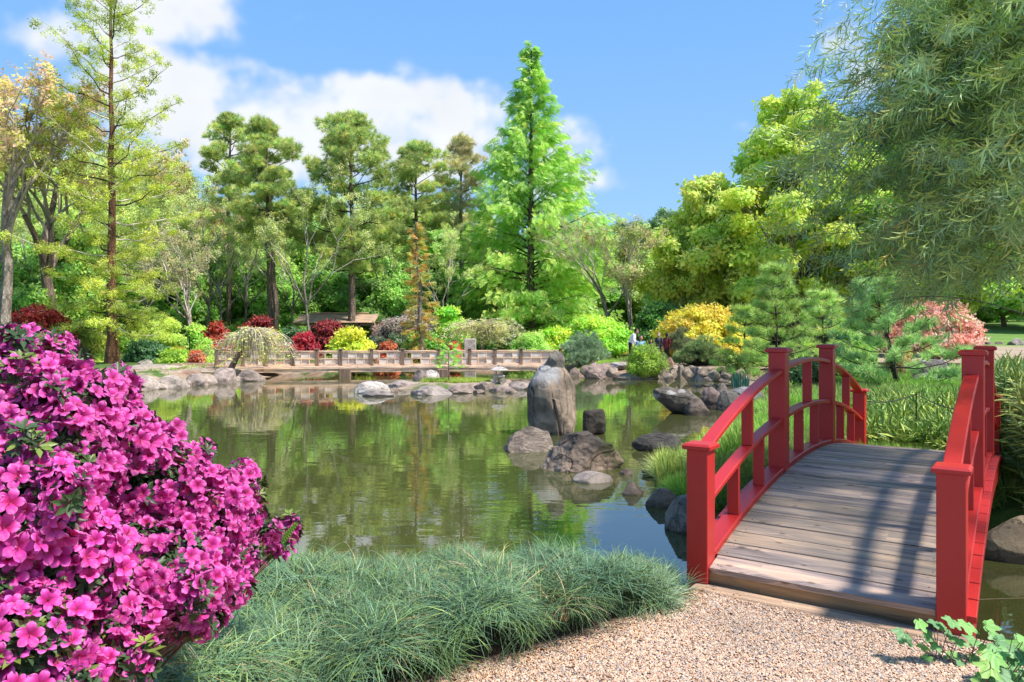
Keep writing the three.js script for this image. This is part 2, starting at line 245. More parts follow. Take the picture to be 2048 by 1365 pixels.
// ------------------------------------------------------------------ rocks
function rockGeo(seed, w, h, dp, o = {}) {                           // a boulder cut by flat and hollow faces; base at y = 0, sunk by o.sink
  const r = rng(seed * 7919 + 13), det = o.det ?? 9, g0 = new THREE.IcosahedronGeometry(1, det); g0.deleteAttribute('uv'); g0.deleteAttribute('normal');
  const g = mergeVertices(g0, 1e-4), P = g.attributes.position, q = V(), cuts = [];
  for (let k = 0; k < (o.cuts ?? 12); k++) { const n = V(r() * 2 - 1, r() * 1.6 - 0.7, r() * 2 - 1).normalize(); cuts.push([n, 0.62 + r() * 0.28]); }
  const fr = o.freq ?? 1.3, am = o.amp ?? 0.16, off = seed * 3.7, fine = o.fine ?? 0.045;
  for (let k = 0; k < P.count; k++) {
    q.fromBufferAttribute(P, k);
    q.multiplyScalar(1 + am * fbm(q.x * fr + off, q.y * fr, q.z * fr, 3));
    for (const [n, c] of cuts) { const e = q.dot(n) - c; if (e > 0) q.addScaledVector(n, -e * 0.93); }
    if (o.p) { const l = q.length(), s = l / Math.pow(Math.abs(q.x / l) ** o.p + Math.abs(q.y / l) ** o.p + Math.abs(q.z / l) ** o.p, 1 / o.p); q.multiplyScalar(s / l); }
    if (o.shape) o.shape(q);
    q.multiplyScalar(1 + fine * fbm(q.x * 5 + off, q.y * 5, q.z * 5, 4) - (o.crack ?? 0.03) * sstep(0.93, 1, 1 - Math.abs(noise3(q.x * 1.7 + off, q.y * 1.7, q.z * 1.7))));
    P.setXYZ(k, q.x, q.y, q.z);
  }
  g.computeBoundingBox(); const b = g.boundingBox, sx = w / (b.max.x - b.min.x), sz = dp / (b.max.z - b.min.z), sink = o.sink ?? 0.45, sy = h / ((b.max.y - b.min.y) * (1 - sink));
  for (let k = 0; k < P.count; k++) P.setXYZ(k, (P.getX(k) - (b.max.x + b.min.x) / 2) * sx, (P.getY(k) - b.min.y) * sy - h / (1 - sink) * sink, (P.getZ(k) - (b.max.z + b.min.z) / 2) * sz);
  const base = o.col ?? [0.36, 0.29, 0.24], alt = o.alt ?? base.map((v) => v * 0.6), c = [];
  for (let k = 0; k < P.count; k++) { const t = clamp(0.45 + 1.1 * fbm(P.getX(k) * (o.cf ?? 2) / Math.max(w, 0.6) * 2 + off, P.getY(k) * 2 / Math.max(w, 0.6) * 2, P.getZ(k) * 2 / Math.max(w, 0.6) * 2, 4)); const v = o.paint?.(P.getX(k), P.getY(k), P.getZ(k), t); const wet = o.wet && P.getY(k) < 0.035 * o.wet + 0.03 * o.wet * noise3(P.getX(k) * 9, seed, P.getZ(k) * 9) ? 0.42 : 1; c.push(...(v ?? base.map((a, m) => lerp(a, alt[m], t))).map((q) => q * wet)); }
  g.setAttribute('color', new THREE.Float32BufferAttribute(c, 3));
  g.computeVertexNormals(); const N = g.attributes.normal.clone(), flat = boxUV(g.toNonIndexed(), o.uv ?? 1.3, seed * 0.31, seed * 0.17);
  return toCreasedNormals(flat, o.crease ?? 0.42);
}
const stoneMat = std({ vertexColors: true, map: stoneTex, bumpMap: stoneBump, bumpScale: 0.05, roughness: 0.88 });
const PALE = [0.62, 0.52, 0.44], TAN = [0.50, 0.39, 0.30], PINK = [0.50, 0.37, 0.31], GREY = [0.36, 0.32, 0.285], BROWN = [0.27, 0.215, 0.165], DARK = [0.13, 0.118, 0.10], WHITE = [0.78, 0.71, 0.64];
let rockSeed = 1;
// px, base row and size in the photograph; land: what it stands on (water, ground); the third size is its depth over its width
function rock(label, px, base, w, h, col, o = {}) {
  const d = o.d ?? F * (EYE - (o.on ?? WATER)) / (base - HY), k = d / F, seed = o.seed ?? rockSeed++;
  const g = rockGeo(seed, w * k, h * k, w * k * (o.deep ?? 0.75), { col, alt: col.map((v) => v * 0.62), wet: o.on === undefined && base > 800 && h * k > 0.24 ? 1.3 : 0, ...o });
  const m = mesh(o.name ?? 'rock', g, stoneMat); m.position.set(gx(px, d), o.d ? py2h(base, d) : (o.on ?? WATER), -d); m.rotation.y = o.turn ?? 0;
  return tag(m, label, o.cat ?? 'rock', o.group);
}
// the stones in the middle of the pond
rock('tall upright standing stone with pale shoulder and a knob on top, in the pond', 1103, 866, 98, 140, [0.34, 0.285, 0.23], { name: 'standing_stone', d: 14.5, det: 44, cuts: 7, p: 4.2, sink: 0.14, deep: 0.72, fine: 0.035, uv: 0.7, crease: 0.6, seed: 21, amp: 0.07,
  shape: (q) => { const y = q.y; let w = 1 - 0.34 * sstep(0.30, 1.0, y) - 0.05 * sstep(-0.2, -1, y); q.x *= w; q.z *= w; if (y > 0.3 && q.x < 0) q.x *= 1 - 0.1 * (y - 0.3); const crack = Math.abs(q.x - 0.13 + 0.34 * (y + 0.15)); if (q.z > 0 && y < 0.12 && y > -0.85) q.z -= 0.14 * sstep(0.07, 0, crack); if (q.x > 0.13 - 0.34 * (y + 0.15) && q.z > 0) q.z += 0.07 * sstep(0.5, 0.0, Math.abs(y)); },
  paint: (x, y, z, t) => { const e = x + 0.02 + 0.3 * (y - 0.6) * (y < 0.9 ? 1 : 0.2) + 0.06 * fbm(x * 6, y * 6, z * 6, 3), l = sstep(0.1, -0.08, e + 0.05), top = sstep(0.92, 1.06, y + 0.14 * fbm(x * 5, y * 5, z * 5, 4)) * sstep(0.16, 0.0, x - 0.06); const a = [0.38, 0.295, 0.215].map((v) => v * (1.15 - 0.6 * t)), b = [0.20, 0.185, 0.16].map((v) => v * (1.25 - 0.75 * t)), c = [0.50, 0.50, 0.50]; return a.map((v, k) => lerp(lerp(v, b[k], l), c[k], top * 0.9)); } });  // shaded left side and sky-lit shoulder are painted into the stone colour
{
  const d = 14.5, g = rockGeo(33, 44 * d / F, 44 * d / F, 34 * d / F, { det: 18, cuts: 9, sink: 0.3, col: [0.36, 0.32, 0.27] });
  const m = mesh('rock', g, stoneMat); m.position.set(gx(1107, d), py2h(744, d), -d + 0.02); tag(m, 'small knobbly stone sitting on the shoulder of the tall standing stone', 'rock');
}
rock('broad low brown stone sloping into the pond left of the lichen boulder', 1052, 914, 125, 60, [0.33, 0.265, 0.205], { det: 34, fine: 0.06, sink: 0.4, deep: 0.8, seed: 4, d: 12.6, cuts: 10, shape: (q) => { q.y -= 0.34 * sstep(0.1, -1, q.x); } });
rock('big boulder with dark lichen top and mossy right side in front of the standing stone', 1165, 946, 166, 84, [0.40, 0.30, 0.225], { name: 'boulder', d: 10.9, det: 48, cuts: 9, sink: 0.3, deep: 0.72, seed: 6, fine: 0.075, amp: 0.14, crack: 0.05,
  paint: (x, y, z, t) => { const n = fbm(x * 3, y * 3, z * 3 + 2, 5), a = [0.46, 0.345, 0.26].map((v, k) => v * (1.2 - 0.65 * t)), dark = sstep(0.40, 0.52, y + 0.22 * n + 0.05 * x) * 0.9, pale = sstep(0.06, 0.2, -x - 0.32 + 0.25 * n) * sstep(0.25, 0.45, y), moss = sstep(0.30, 0.5, x - 0.1 + 0.5 * n) * sstep(0.05, 0.28, n + 0.12); return a.map((v, k) => lerp(lerp(lerp(v, [0.055, 0.048, 0.038][k], dark), [0.36, 0.38, 0.35][k], pale * 0.85), [0.07, 0.085, 0.02][k], moss * 0.85)); } });
rock('dark squarish upright stone standing in the water right of the tall stone', 1189, 864, 46, 46, [0.085, 0.07, 0.052], { d: 14.4, det: 22, cuts: 9, p: 6, amp: 0.06, sink: 0.2, deep: 0.85, seed: 31 });
rock('dark flat oval rock alone in the water beside the bridge post', 1315, 900, 104, 34, [0.095, 0.088, 0.075], { det: 30, sink: 0.3, deep: 0.6, seed: 8, cuts: 5 });
rock('smooth pale flat stone barely above the water before the mossy boulder', 1185, 962, 80, 18, [0.46, 0.385, 0.33], { det: 14, sink: 0.5, cuts: 3, seed: 9, fine: 0.01, crack: 0 });
rock('small stone at the right foot of the mossy boulder', 1252, 950, 24, 12, [0.26, 0.2, 0.16], { det: 7 });
rock('thin dark stone with grass tufts on it beside the near bridge rail', 1312, 950, 58, 14, [0.12, 0.095, 0.075], { det: 12, cuts: 8, seed: 23 });
rock('pointed little brown stone poking out of the sky reflection', 1265, 988, 44, 24, [0.34, 0.26, 0.20], { det: 10, cuts: 10, seed: 24, shape: (q) => { q.x *= 1 - 0.45 * clamp(q.y); q.z *= 1 - 0.45 * clamp(q.y); } });
rock('leaning grey stone at the bank left of the near red post', 1322, 1012, 62, 36, [0.24, 0.20, 0.165], { det: 14, seed: 25, cuts: 9 });
rock('large rounded grey boulder at the water just left of the near red post', 1382, 1056, 110, 66, [0.33, 0.285, 0.23], { det: 24, seed: 26, cuts: 5, deep: 1 });
rock('pale stone half hidden behind the near red post among grass', 1395, 968, 84, 54, [0.42, 0.37, 0.33], { det: 14, d: 9.8, seed: 27 });
rock('grey stone under the red middle rail among weeds', 1462, 1006, 64, 40, [0.36, 0.33, 0.31], { det: 12, d: 8.75, seed: 28 });
// the right-hand bank
rock('dark ledge rock like an upturned prow jutting from the right bank', 1358, 826, 104, 52, [0.17, 0.145, 0.115], { det: 40, d: 18.2, sink: 0.25, seed: 10, cuts: 4, amp: 0.1, deep: 0.7, fine: 0.06, shape: (q) => { q.y = Math.max(q.y, -1) * (q.y > 0 ? 0.6 : 1) + 0.52 * sstep(0.5, -1, q.x) - 0.30 * sstep(0.0, 1, q.x); if (q.y < 0.25) q.x *= 1 - 0.30 * clamp(0.25 - q.y) * (q.x < 0 ? 1.3 : 0.4); }, paint: (x, y, z, t) => { const n = fbm(x * 1.6, y * 5 - x * 1.5, z * 1.6, 4), s = sstep(0.12, 0.3, n) * sstep(0.12, 0.3, y); return [0.165, 0.14, 0.11].map((v, k) => lerp(v * (1.2 - 0.6 * t), [0.42, 0.40, 0.37][k], s)); } });
rock('brown stone leaning against the prow-like ledge', 1396, 824, 54, 30, [0.24, 0.185, 0.15], { det: 14, d: 17.8, seed: 11 });
rock('purple-brown stone stacked behind the prow-like ledge', 1425, 806, 50, 32, [0.30, 0.22, 0.19], { det: 14, d: 19.4, seed: 12 });
rock('round dark boulder ending the right-hand shore stones by the rail', 1460, 814, 56, 34, [0.21, 0.19, 0.165], { det: 20, d: 18.8, seed: 13, cuts: 5 });
rock('small pale stone on top of the right-hand shore stones', 1444, 786, 24, 20, [0.34, 0.29, 0.25], { det: 8, d: 19.6, seed: 14 });
rock('flat blue-grey slab below the iris clump', 1497, 792, 66, 18, [0.33, 0.33, 0.34], { det: 10, d: 20.6, seed: 15 });
rock('grey stone behind the sloping red top rail', 1512, 842, 50, 20, [0.33, 0.31, 0.29], { det: 9, d: 16.4, seed: 16 });
rock('big grey upright boulder standing on a slab in the meadow behind the bridge', 1862, 758, 60, 40, [0.32, 0.285, 0.27], { det: 22, d: 23, seed: 17, cuts: 5, p: 4 });
rock('wide flat slab under the meadow boulder', 1862, 768, 86, 22, [0.31, 0.30, 0.31], { det: 14, d: 22.4, seed: 18 });
rock('broad tan mud-coloured boulder at the stream right of the bridge', 2042, 1098, 180, 66, [0.42, 0.33, 0.22], { det: 22, d: 6.6, seed: 19, cuts: 3, amp: 0.08, fine: 0.012, crack: 0.01, deep: 0.7 });
// the shore round the far right
rock('large pinkish two-lobed boulder on the far shore below the grey-green shrub', 1198, 757, 66, 32, PINK, { det: 20, seed: 41, shape: (q) => { q.y -= 0.22 * Math.exp(-q.x * q.x * 30); } });
rock('long low slab at the waterline below the round clipped bush', 1272, 758, 88, 15, [0.42, 0.35, 0.29], { det: 12, seed: 42 });
rock('egg-shaped grey boulder right below the clipped bush', 1318, 757, 36, 24, [0.46, 0.38, 0.35], { det: 14, seed: 43, cuts: 4 });
rock('upright wedge of tan stone at the far right waterline', 1361, 758, 24, 28, TAN, { det: 10, seed: 44, cuts: 11 });
rock('dark-sided square stone right of the upright wedge', 1390, 759, 34, 26, [0.36, 0.28, 0.26], { det: 12, seed: 45, cuts: 11 });
rock('flat pale stone at the waterline before the square stone', 1413, 762, 46, 14, [0.52, 0.42, 0.36], { det: 9, seed: 46 });
rock('low dark slab at the waterline below the iris', 1447, 764, 34, 12, [0.2, 0.17, 0.14], { det: 8, seed: 47 });
rock('brown stone at the corner of the far shore beside the wooden bridge', 1152, 753, 30, 18, [0.38, 0.28, 0.22], { det: 9, seed: 48 });
rock('grey step stone on the path left of the clipped bush', 1243, 735, 62, 10, [0.58, 0.51, 0.47], { det: 9, d: 33, seed: 49, deep: 1.2 });
rock('rust-coloured stone peeping out beside the clipped bush', 1340, 733, 20, 18, [0.44, 0.26, 0.18], { det: 8, d: 32.5, seed: 50 });
rock('pale block under the flat-topped garden pine', 1388, 730, 30, 18, [0.52, 0.42, 0.36], { det: 9, d: 34, seed: 51 });
rock('small orange-pink stone by the far path', 1297, 747, 16, 9, [0.5, 0.3, 0.22], { det: 6, seed: 52 });
const ORD = ['first', 'second', 'third', 'fourth', 'fifth', 'sixth', 'seventh', 'eighth', 'ninth', 'tenth', 'eleventh', 'twelfth', 'thirteenth', 'fourteenth', 'fifteenth', 'sixteenth', 'seventeenth', 'eighteenth', 'nineteenth', 'twentieth'];
const sharedStone = (label, group, list, col, o = {}) => list.sort((a, c) => a[0] - c[0]).forEach(([px, b, w, h], k) => rock(`${label}, ${ORD[k]} from the left`, px, b, w, h, col.map((v) => v * (0.85 + 0.3 * ((k * 37) % 10) / 10)), { det: 7, group, ...o }));
sharedStone('small tan stone edging the far right bank', 'small edging stones of the far right bank', [[1338, 758, 22, 12], [1376, 748, 24, 14], [1350, 742, 24, 12], [1408, 746, 28, 12], [1430, 752, 26, 12], [1452, 752, 22, 10], [1420, 738, 30, 10], [1368, 738, 22, 10], [1290, 742, 20, 8], [1225, 746, 26, 12], [1210, 738, 28, 12], [1170, 742, 22, 12], [1480, 750, 26, 12], [1345, 750, 20, 11], [1398, 733, 26, 10], [1462, 741, 24, 10], [1325, 744, 22, 10], [1440, 744, 20, 9], [1385, 741, 22, 10]], TAN, { on: -0.05 });
sharedStone('weathered stone in the low row along the far lawn', 'stones along the far lawn', [[1878, 692, 26, 9], [1905, 692, 24, 9], [1930, 692, 28, 10], [1955, 693, 26, 9], [1978, 692, 22, 9], [1998, 692, 20, 9], [1846, 691, 24, 7], [1815, 690, 24, 7]], [0.34, 0.28, 0.24], { d: 63 });
rock('tall pointed stone closing the row along the far lawn', 2030, 694, 30, 17, [0.42, 0.37, 0.34], { d: 62, det: 8, seed: 61 });
// the shore on the left
rock('round pinkish boulder with a rust-coloured end below the weeping tree', 446, 766, 52, 30, [0.55, 0.44, 0.38], { det: 16, seed: 71, cuts: 5, paint: (x, y, z, t) => x < -0.34 + 0.06 * t && y > 0.1 ? [0.42, 0.2, 0.09] : [0.55, 0.44, 0.38].map((v) => v * (1.1 - 0.4 * t)) });
rock('domed boulder with drip streaks right of the rust-ended boulder', 503, 762, 58, 26, [0.46, 0.37, 0.31], { det: 16, seed: 72, cuts: 4 });
rock('pale rounded boulder nearest the azalea on the left shore', 292, 779, 56, 28, PALE, { det: 12, seed: 73, cuts: 5 });
rock('wide pale boulder second along the left shore', 345, 776, 72, 26, PALE, { det: 12, seed: 74, cuts: 5 });
rock('low pinkish boulder third along the left shore', 402, 770, 62, 22, [0.56, 0.45, 0.38], { det: 12, seed: 75 });
rock('long flat ledge slab above the left shore boulders', 306, 742, 116, 13, [0.60, 0.50, 0.41], { det: 10, d: 30.5, seed: 76, deep: 0.8 });
rock('second flat slab behind the left shore, level with the path', 392, 745, 80, 10, [0.55, 0.44, 0.35], { det: 9, d: 30.2, seed: 77 });
rock('pale hump of stone behind the left ledge', 290, 731, 36, 12, [0.62, 0.54, 0.47], { det: 8, d: 34, seed: 78 });
rock('flat stone between ledge and weeping tree', 342, 750, 44, 9, [0.56, 0.43, 0.33], { det: 8, d: 28.5, seed: 79 });
sharedStone('small pale stone among the left shore boulders', 'small stones of the left shore', [[322, 778, 26, 12], [372, 772, 24, 12], [425, 764, 24, 12], [474, 763, 18, 10], [262, 782, 22, 14], [240, 786, 30, 18], [355, 757, 26, 8], [418, 752, 26, 8], [470, 750, 30, 8]], PALE);
// the islet before the wooden bridge
rock('bright white-topped boulder at the left end of the islet', 744, 786, 74, 24, WHITE, { det: 16, seed: 81, cuts: 6, alt: [0.5, 0.43, 0.37] });
rock('dark cracked flat stone at the foot of the white-topped boulder', 757, 792, 66, 12, [0.36, 0.31, 0.28], { det: 12, seed: 82 });
rock('tallest islet boulder, brown, left of the sapling', 842, 768, 34, 30, [0.40, 0.32, 0.28], { det: 14, seed: 83, cuts: 6 });
rock('white boulder leaning on the tallest islet boulder', 862, 766, 34, 26, WHITE, { det: 14, seed: 84, cuts: 5, alt: [0.55, 0.5, 0.45] });
rock('long pale rounded stone left of the sapling on the islet', 805, 776, 62, 16, [0.54, 0.44, 0.39], { det: 12, seed: 85 });
rock('long flat grey stone at the islet front', 863, 789, 84, 18, [0.45, 0.385, 0.34], { det: 14, seed: 86, cuts: 5, fine: 0.015 });
rock('low pink stone at the islet front below the sapling', 922, 786, 66, 18, [0.5, 0.39, 0.33], { det: 12, seed: 87 });
rock('flat stone between sapling and stone lantern', 972, 778, 48, 14, [0.48, 0.38, 0.31], { det: 9, seed: 88 });
rock('stone in front of the little stone lantern', 1002, 782, 50, 13, [0.42, 0.33, 0.28], { det: 9, seed: 89 });
rock('last stone of the islet beside the standing stone', 1040, 779, 46, 16, [0.5, 0.41, 0.36], { det: 9, seed: 90 });
sharedStone('small brown stone tucked between the islet boulders', 'small stones of the islet', [[835, 777, 20, 10], [893, 775, 30, 12], [948, 770, 30, 12], [985, 770, 24, 10], [1015, 772, 28, 12], [958, 787, 26, 8], [1024, 786, 28, 8], [905, 770, 22, 10], [785, 784, 22, 9], [1050, 770, 24, 10]], [0.42, 0.32, 0.26]);
// ------------------------------------------------------------------ the red arched bridge; local x runs across, local -z along it
const BR = thing('arched_footbridge', 'small arched footbridge with red painted railings and weathered grey planks', 'bridge', 1.22, 0, 4.79, -34.9 * Math.PI / 180);
{
  const L = 5.46, W = 1.40, u2 = (t) => { const u = (t - L / 2) / (L / 2); return 1 - u * u; };
  const deckY = (t) => 0.135 + 0.355 * u2(t), curbY = (t) => 0.172 + 0.36 * u2(t), midY = (t) => 0.525 + 0.425 * u2(t), topY = (t) => 0.865 + 0.505 * u2(t);
  const bolt = std({ color: C(0.2, 0.12, 0.1), metalness: 0.6, roughness: 0.5 });
  const arch = (name, yf, s, w, th, t0, t1, parent = BR, mat = M.red) => {                        // a bent board: chamfered cross-section swept along the arch
    const n = Math.max(4, Math.round((t1 - t0) / 0.11)), c = 0.006, prof = [[-w / 2 + c, 0], [w / 2 - c, 0], [w / 2, -c], [w / 2, -th + c], [w / 2 - c, -th], [-w / 2 + c, -th], [-w / 2, -th + c], [-w / 2, -c]], p = [], id = [], u = [];
    let len = 0;
    for (let k = 0; k <= n; k++) { const t = lerp(t0, t1, k / n), dy = (yf(t + 0.01) - yf(t - 0.01)) / 0.02, q = Math.hypot(1, dy); if (k) len += (t1 - t0) / n * q; prof.forEach(([x, y], m) => { p.push(s + x, yf(t) + y / q, -(t - y * dy / q)); u.push(len, m * 0.05 + s); }); }
    for (let k = 0; k < n; k++) for (let m = 0; m < 8; m++) { const a = k * 8 + m, b = k * 8 + (m + 1) % 8; id.push(a, b, a + 8, b, b + 8, a + 8); }
    for (const e of [0, n * 8]) for (let m = 1; m < 7; m++) e ? id.push(e, e + m, e + m + 1) : id.push(e, e + m + 1, e + m);
    const g = new THREE.BufferGeometry(); g.setAttribute('position', new THREE.Float32BufferAttribute(p, 3)); g.setAttribute('uv', new THREE.Float32BufferAttribute(u, 2)); g.setIndex(id);
    return mesh(name, toCreasedNormals(g, 0.4), mat, parent);
  };
  const postT = [0, 1.82, 3.65, L];
  const capGeo = (() => { const w = 0.092, s = new THREE.Shape(); const b = new MB(); const lay = [[0.080, 0], [w, 0.006], [w, 0.026], [w - 0.014, 0.040], [0, 0.046]]; for (const [r, y] of lay) for (const [a, c] of [[-1, -1], [1, -1], [1, 1], [-1, 1]]) b.v(a * r, y, c * r, a * r, y + c * r); for (let k = 0; k < 4; k++) for (let m = 0; m < 4; m++) { const a = k * 4 + m, c = k * 4 + (m + 1) % 4; b.i.push(a, a + 4, c, c, a + 4, c + 4); } b.i.push(0, 1, 2, 0, 2, 3); return b.geo(0.3); })();
  for (const s of [0, W]) {
    postT.forEach((t, k) => {
      const end = k === 0 || k === 3, lo = end ? -0.12 : deckY(t) - 0.02, hi = end ? 0.865 : 1.445, jog = (k % 2 ? 1 : -1) * 0.0015;
      const post = mesh('post', moved(boxUV(rbox(0.14, hi - lo, 0.14, 0.007), 1, s + k, k, 1), s, (hi + lo) / 2, -t), M.red, BR);
      const cap = mesh('cap', capGeo, M.red, post); cap.position.set(s, hi - 0.004, -t);
    });
    for (let k = 0; k < 3; k++) {
      const a = postT[k] + 0.066, b = postT[k + 1] - 0.066, m = (x) => lerp(postT[k], postT[k + 1], x);
      const off = s ? -0.006 : 0.006;
      arch('top_rail', topY, s + off, 0.094, 0.036, a, b); arch('middle_rail', midY, s + off, 0.094, 0.036, a, b); arch('bottom_rail', curbY, s, 0.128, 0.040, a, b);
      const bal = (t, y0, y1) => mesh('baluster', moved(boxUV(rbox(0.082, y1(t) - y0(t) - 0.03, 0.038, 0.004), 1, t, s, 1), s + off, (y1(t) - 0.034 + y0(t) - 0.002) / 2, -t), M.red, BR);
      bal(m(0.52), midY, topY); bal(m(0.345), curbY, midY); bal(m(0.675), curbY, midY);
    }
    arch('stringer', (t) => deckY(t) - 0.048, s ? W - 0.075 : 0.075, 0.04, 0.17, -0.03, L + 0.03);
    arch('stringer', (t) => deckY(t) - 0.048, s ? W + 0.078 : -0.078, 0.04, 0.19, s ? -0.045 : 0.16, L + 0.045);
  }
  // deck boards across the arch, each with its two ends painted red outside the bottom rails
  const N = 33, r = rng(91), deckMats = [0.8, 0.9, 1.0, 1.08, 1.18].map((k, i) => std({ color: C(1.0 * k, (1.0 - 0.015 * i) * k, (1.0 + 0.02 * (i % 3)) * k), map: deckTex, bumpMap: deckBump, bumpScale: 0.005, roughness: 0.78 }));
  const pitch = (L + 0.10) / N, nails = new MB();
  for (let k = 0; k < N; k++) {
    const t = -0.05 + (k + 0.5) * pitch, t0 = t - pitch / 2, t1 = t + pitch / 2, dy = deckY(t1) - deckY(t0), len = Math.hypot(pitch, dy) - 0.005 - r() * 0.003, tilt = Math.atan2(dy, pitch), y = (deckY(t0) + deckY(t1)) / 2 - 0.02 + (r() - 0.5) * 0.003;
    const board = (x0, x1, mat, name, parent) => { const g = boxUV(rbox(x1 - x0, 0.04, len, 0.005), 1, r() * 2, 0, 0); const U = g.attributes.uv, P = g.attributes.position, ov = r() * 7; for (let q = 0; q < U.count; q++) U.setY(q, U.getY(q) + ov); return mesh(name, moved(g, (x0 + x1) / 2, y, -t, 0, tilt, 0), mat, parent); };
    for (const e of [0.13, W - 0.13]) for (const q of [-0.3, 0.3]) nails.add(moved(new THREE.CylinderGeometry(0.004, 0.004, 0.004, 6), e + (r() - 0.5) * 0.02, y + 0.0205 + q * dy * 0.9, -t - q * pitch));
    const inner = k === 0 ? 0.072 : 0.064;
    const p = board(inner, W - inner, deckMats[Math.floor(r() * 5)], 'plank', BR);
    for (const e of [[-0.115, inner], [W - inner, W + 0.115]]) if (k || e[0] > 0) board(e[0] , e[1], M.red, 'painted_end', p);
  }
  nails.build('nail_heads', bolt, BR).userData.kind = 'stuff';
  mesh('riser_board', moved(boxUV(rbox(W - 0.12, 0.16, 0.05, 0.004), 1, 0.31, 0.42, 0), W / 2, 0.018, 0.012), M.deckOld, BR);
  mesh('riser_board', moved(boxUV(rbox(W - 0.12, 0.16, 0.05, 0.004), 1, 0.71, 0.12, 0), W / 2, 0.018, -L - 0.012), M.deckOld, BR);
}
{ // timber kerb sunk in the gravel in front of the bridge
  const t = thing('timber_edging', 'half buried grey timber in the gravel at the foot of the red bridge', 'timber', 1.22, 0, 4.79, -34.9 * Math.PI / 180);
  mesh('beam', moved(boxUV(rbox(1.5, 0.10, 0.15, 0.012), 1, 0.2, 0.6, 0), 0.74, -0.035, 0.115), std({ color: C(0.85, 0.76, 0.66), map: deckTex, bumpMap: deckBump, bumpScale: 0.006 }), t);
  mesh('beam', moved(boxUV(rbox(1.2, 0.10, 0.09, 0.012), 1, 0.9, 0.3, 0), 0.86, -0.042, 0.262, 0.02), std({ color: C(0.85, 0.76, 0.66), map: deckTex, bumpMap: deckBump, bumpScale: 0.006 }), t);
}
// ------------------------------------------------------------------ the wooden bridge across the far end of the pond
{
  const px = [433, 486, 531, 586, 634, 681, 743, 805, 878, 939, 990, 1042, 1121], base = (k) => 32.3 + 0.19 * k;
  const B = thing('wooden_footbridge', 'long low grey timber bridge with panelled railing across the far end of the pond', 'bridge', 0, 0, 33);
  const P = px.map((p, k) => [gx(p, base(k)), 33 - base(k)]), yDeck = 0.07, yTop = 0.70, r = rng(17);
  const seg = (name, a, b, y, h, w, mat, dz = 0, parent = B, trim = 0) => { const dx = b[0] - a[0], dz0 = b[1] - a[1], len = Math.hypot(dx, dz0) - trim; return mesh(name, moved(boxUV(rbox(len, h, w, 0.008), 1, r() * 3, r() * 3, 0), (a[0] + b[0]) / 2, y, (a[1] + b[1]) / 2 + dz, -Math.atan2(dz0, dx)), mat, parent); };
  P.forEach(([x, z], k) => { const p = mesh('post', moved(boxUV(rbox(0.15, 0.74, 0.15, 0.01), 1, k, k * 0.3, 1), x, yDeck + 0.36, z), M.timberDark, B); mesh('cap', moved(boxUV(rbox(0.2, 0.04, 0.2, 0.01), 1, k, 0), x, yDeck + 0.75, z), M.timberDark, p); });
  const cream = [1.5, 1.7, 1.9].map((k, i) => std({ color: C(0.42 * k, 0.375 * k, 0.33 * k), map: grainTex, bumpMap: deckBump, bumpScale: 0.004, roughness: 0.9 })), rust = std({ color: C(1.5, 0.75, 0.45), map: deckTex, roughness: 0.9 });
  for (let k = 0; k < 12; k++) {
    const a = P[k], b = P[k + 1], at = (t) => [lerp(a[0], b[0], t), lerp(a[1], b[1], t)];
    seg('top_rail', a, b, yTop + 0.03, 0.045, 0.10, M.timber, 0, B, 0.15); seg('upper_rail', a, b, yTop - 0.05, 0.035, 0.06, M.timber, 0, B, 0.15); seg('middle_rail', a, b, yDeck + 0.32, 0.04, 0.055, M.timber, 0.002, B, 0.15); seg('lower_rail', a, b, yDeck + 0.05, 0.05, 0.06, M.timber, 0, B, 0.15);
    const nc = Math.abs(b[0] - a[0]) > 1.25 ? 4 : 3;
    for (let c = 0; c < nc; c++) {
      if (c) { const q = at(c / nc); mesh('mullion', moved(boxUV(rbox(0.05, 0.56, 0.045, 0.005), 1, k, c, 1), q[0], yDeck + 0.32, q[1] - 0.003), M.timber, B); }
      for (let row = 0; row < 2; row++) { if (r() < 0.14) continue; const q0 = at((c + 0.04) / nc), q1 = at((c + 0.96) / nc), dark = (c + row + k) % 2 === 0; seg('panel', q0, q1, yDeck + (row ? 0.465 : 0.185), 0.22, 0.022, (k === 8 && row === 1 && c === 2) ? rust : cream[Math.floor(r() * 3)], dark ? -0.05 : -0.006); }
    }
    seg('fascia_board', a, b, yDeck - 0.06, 0.11, 0.05, M.timber, 0.30, B, 0.004); seg('lower_beam', a, b, yDeck - 0.20, 0.14, 0.08, M.timber, 0.24, B, 0.004);
  }
  for (let k = 0; k < 12; k++) { const a = P[k], b = P[k + 1], n = 4; for (let q = 0; q < n; q++) { const t0 = [lerp(a[0], b[0], q / n), lerp(a[1], b[1], q / n)], t1 = [lerp(a[0], b[0], (q + 1) / n), lerp(a[1], b[1], (q + 1) / n)]; seg('deck_board', t0, t1, yDeck - 0.03, 0.05, 1.5, M.timber, -0.5, B, 0.012); } }
  for (let k = 0; k < 12; k++) { const a = P[k], b = P[k + 1]; seg('back_rail', [a[0], a[1] - 1.15], [b[0], b[1] - 1.15], yTop - 0.02, 0.06, 0.08, M.timber, 0, B, 0.1); mesh('back_post', moved(boxUV(rbox(0.13, 0.66, 0.13, 0.01), 1, k, 2, 1), a[0], yDeck + 0.32, a[1] - 1.15), M.timberDark, B); }
  for (const p of [475, 690, 885, 1085]) mesh('pier', moved(boxUV(rbox(0.5, 0.7, 1.0, 0.02), 1, p, 0, 1), gx(p, 33), -0.42, -0.4), M.timberDark, B);
  tag(B, B.userData.label, 'bridge');
}
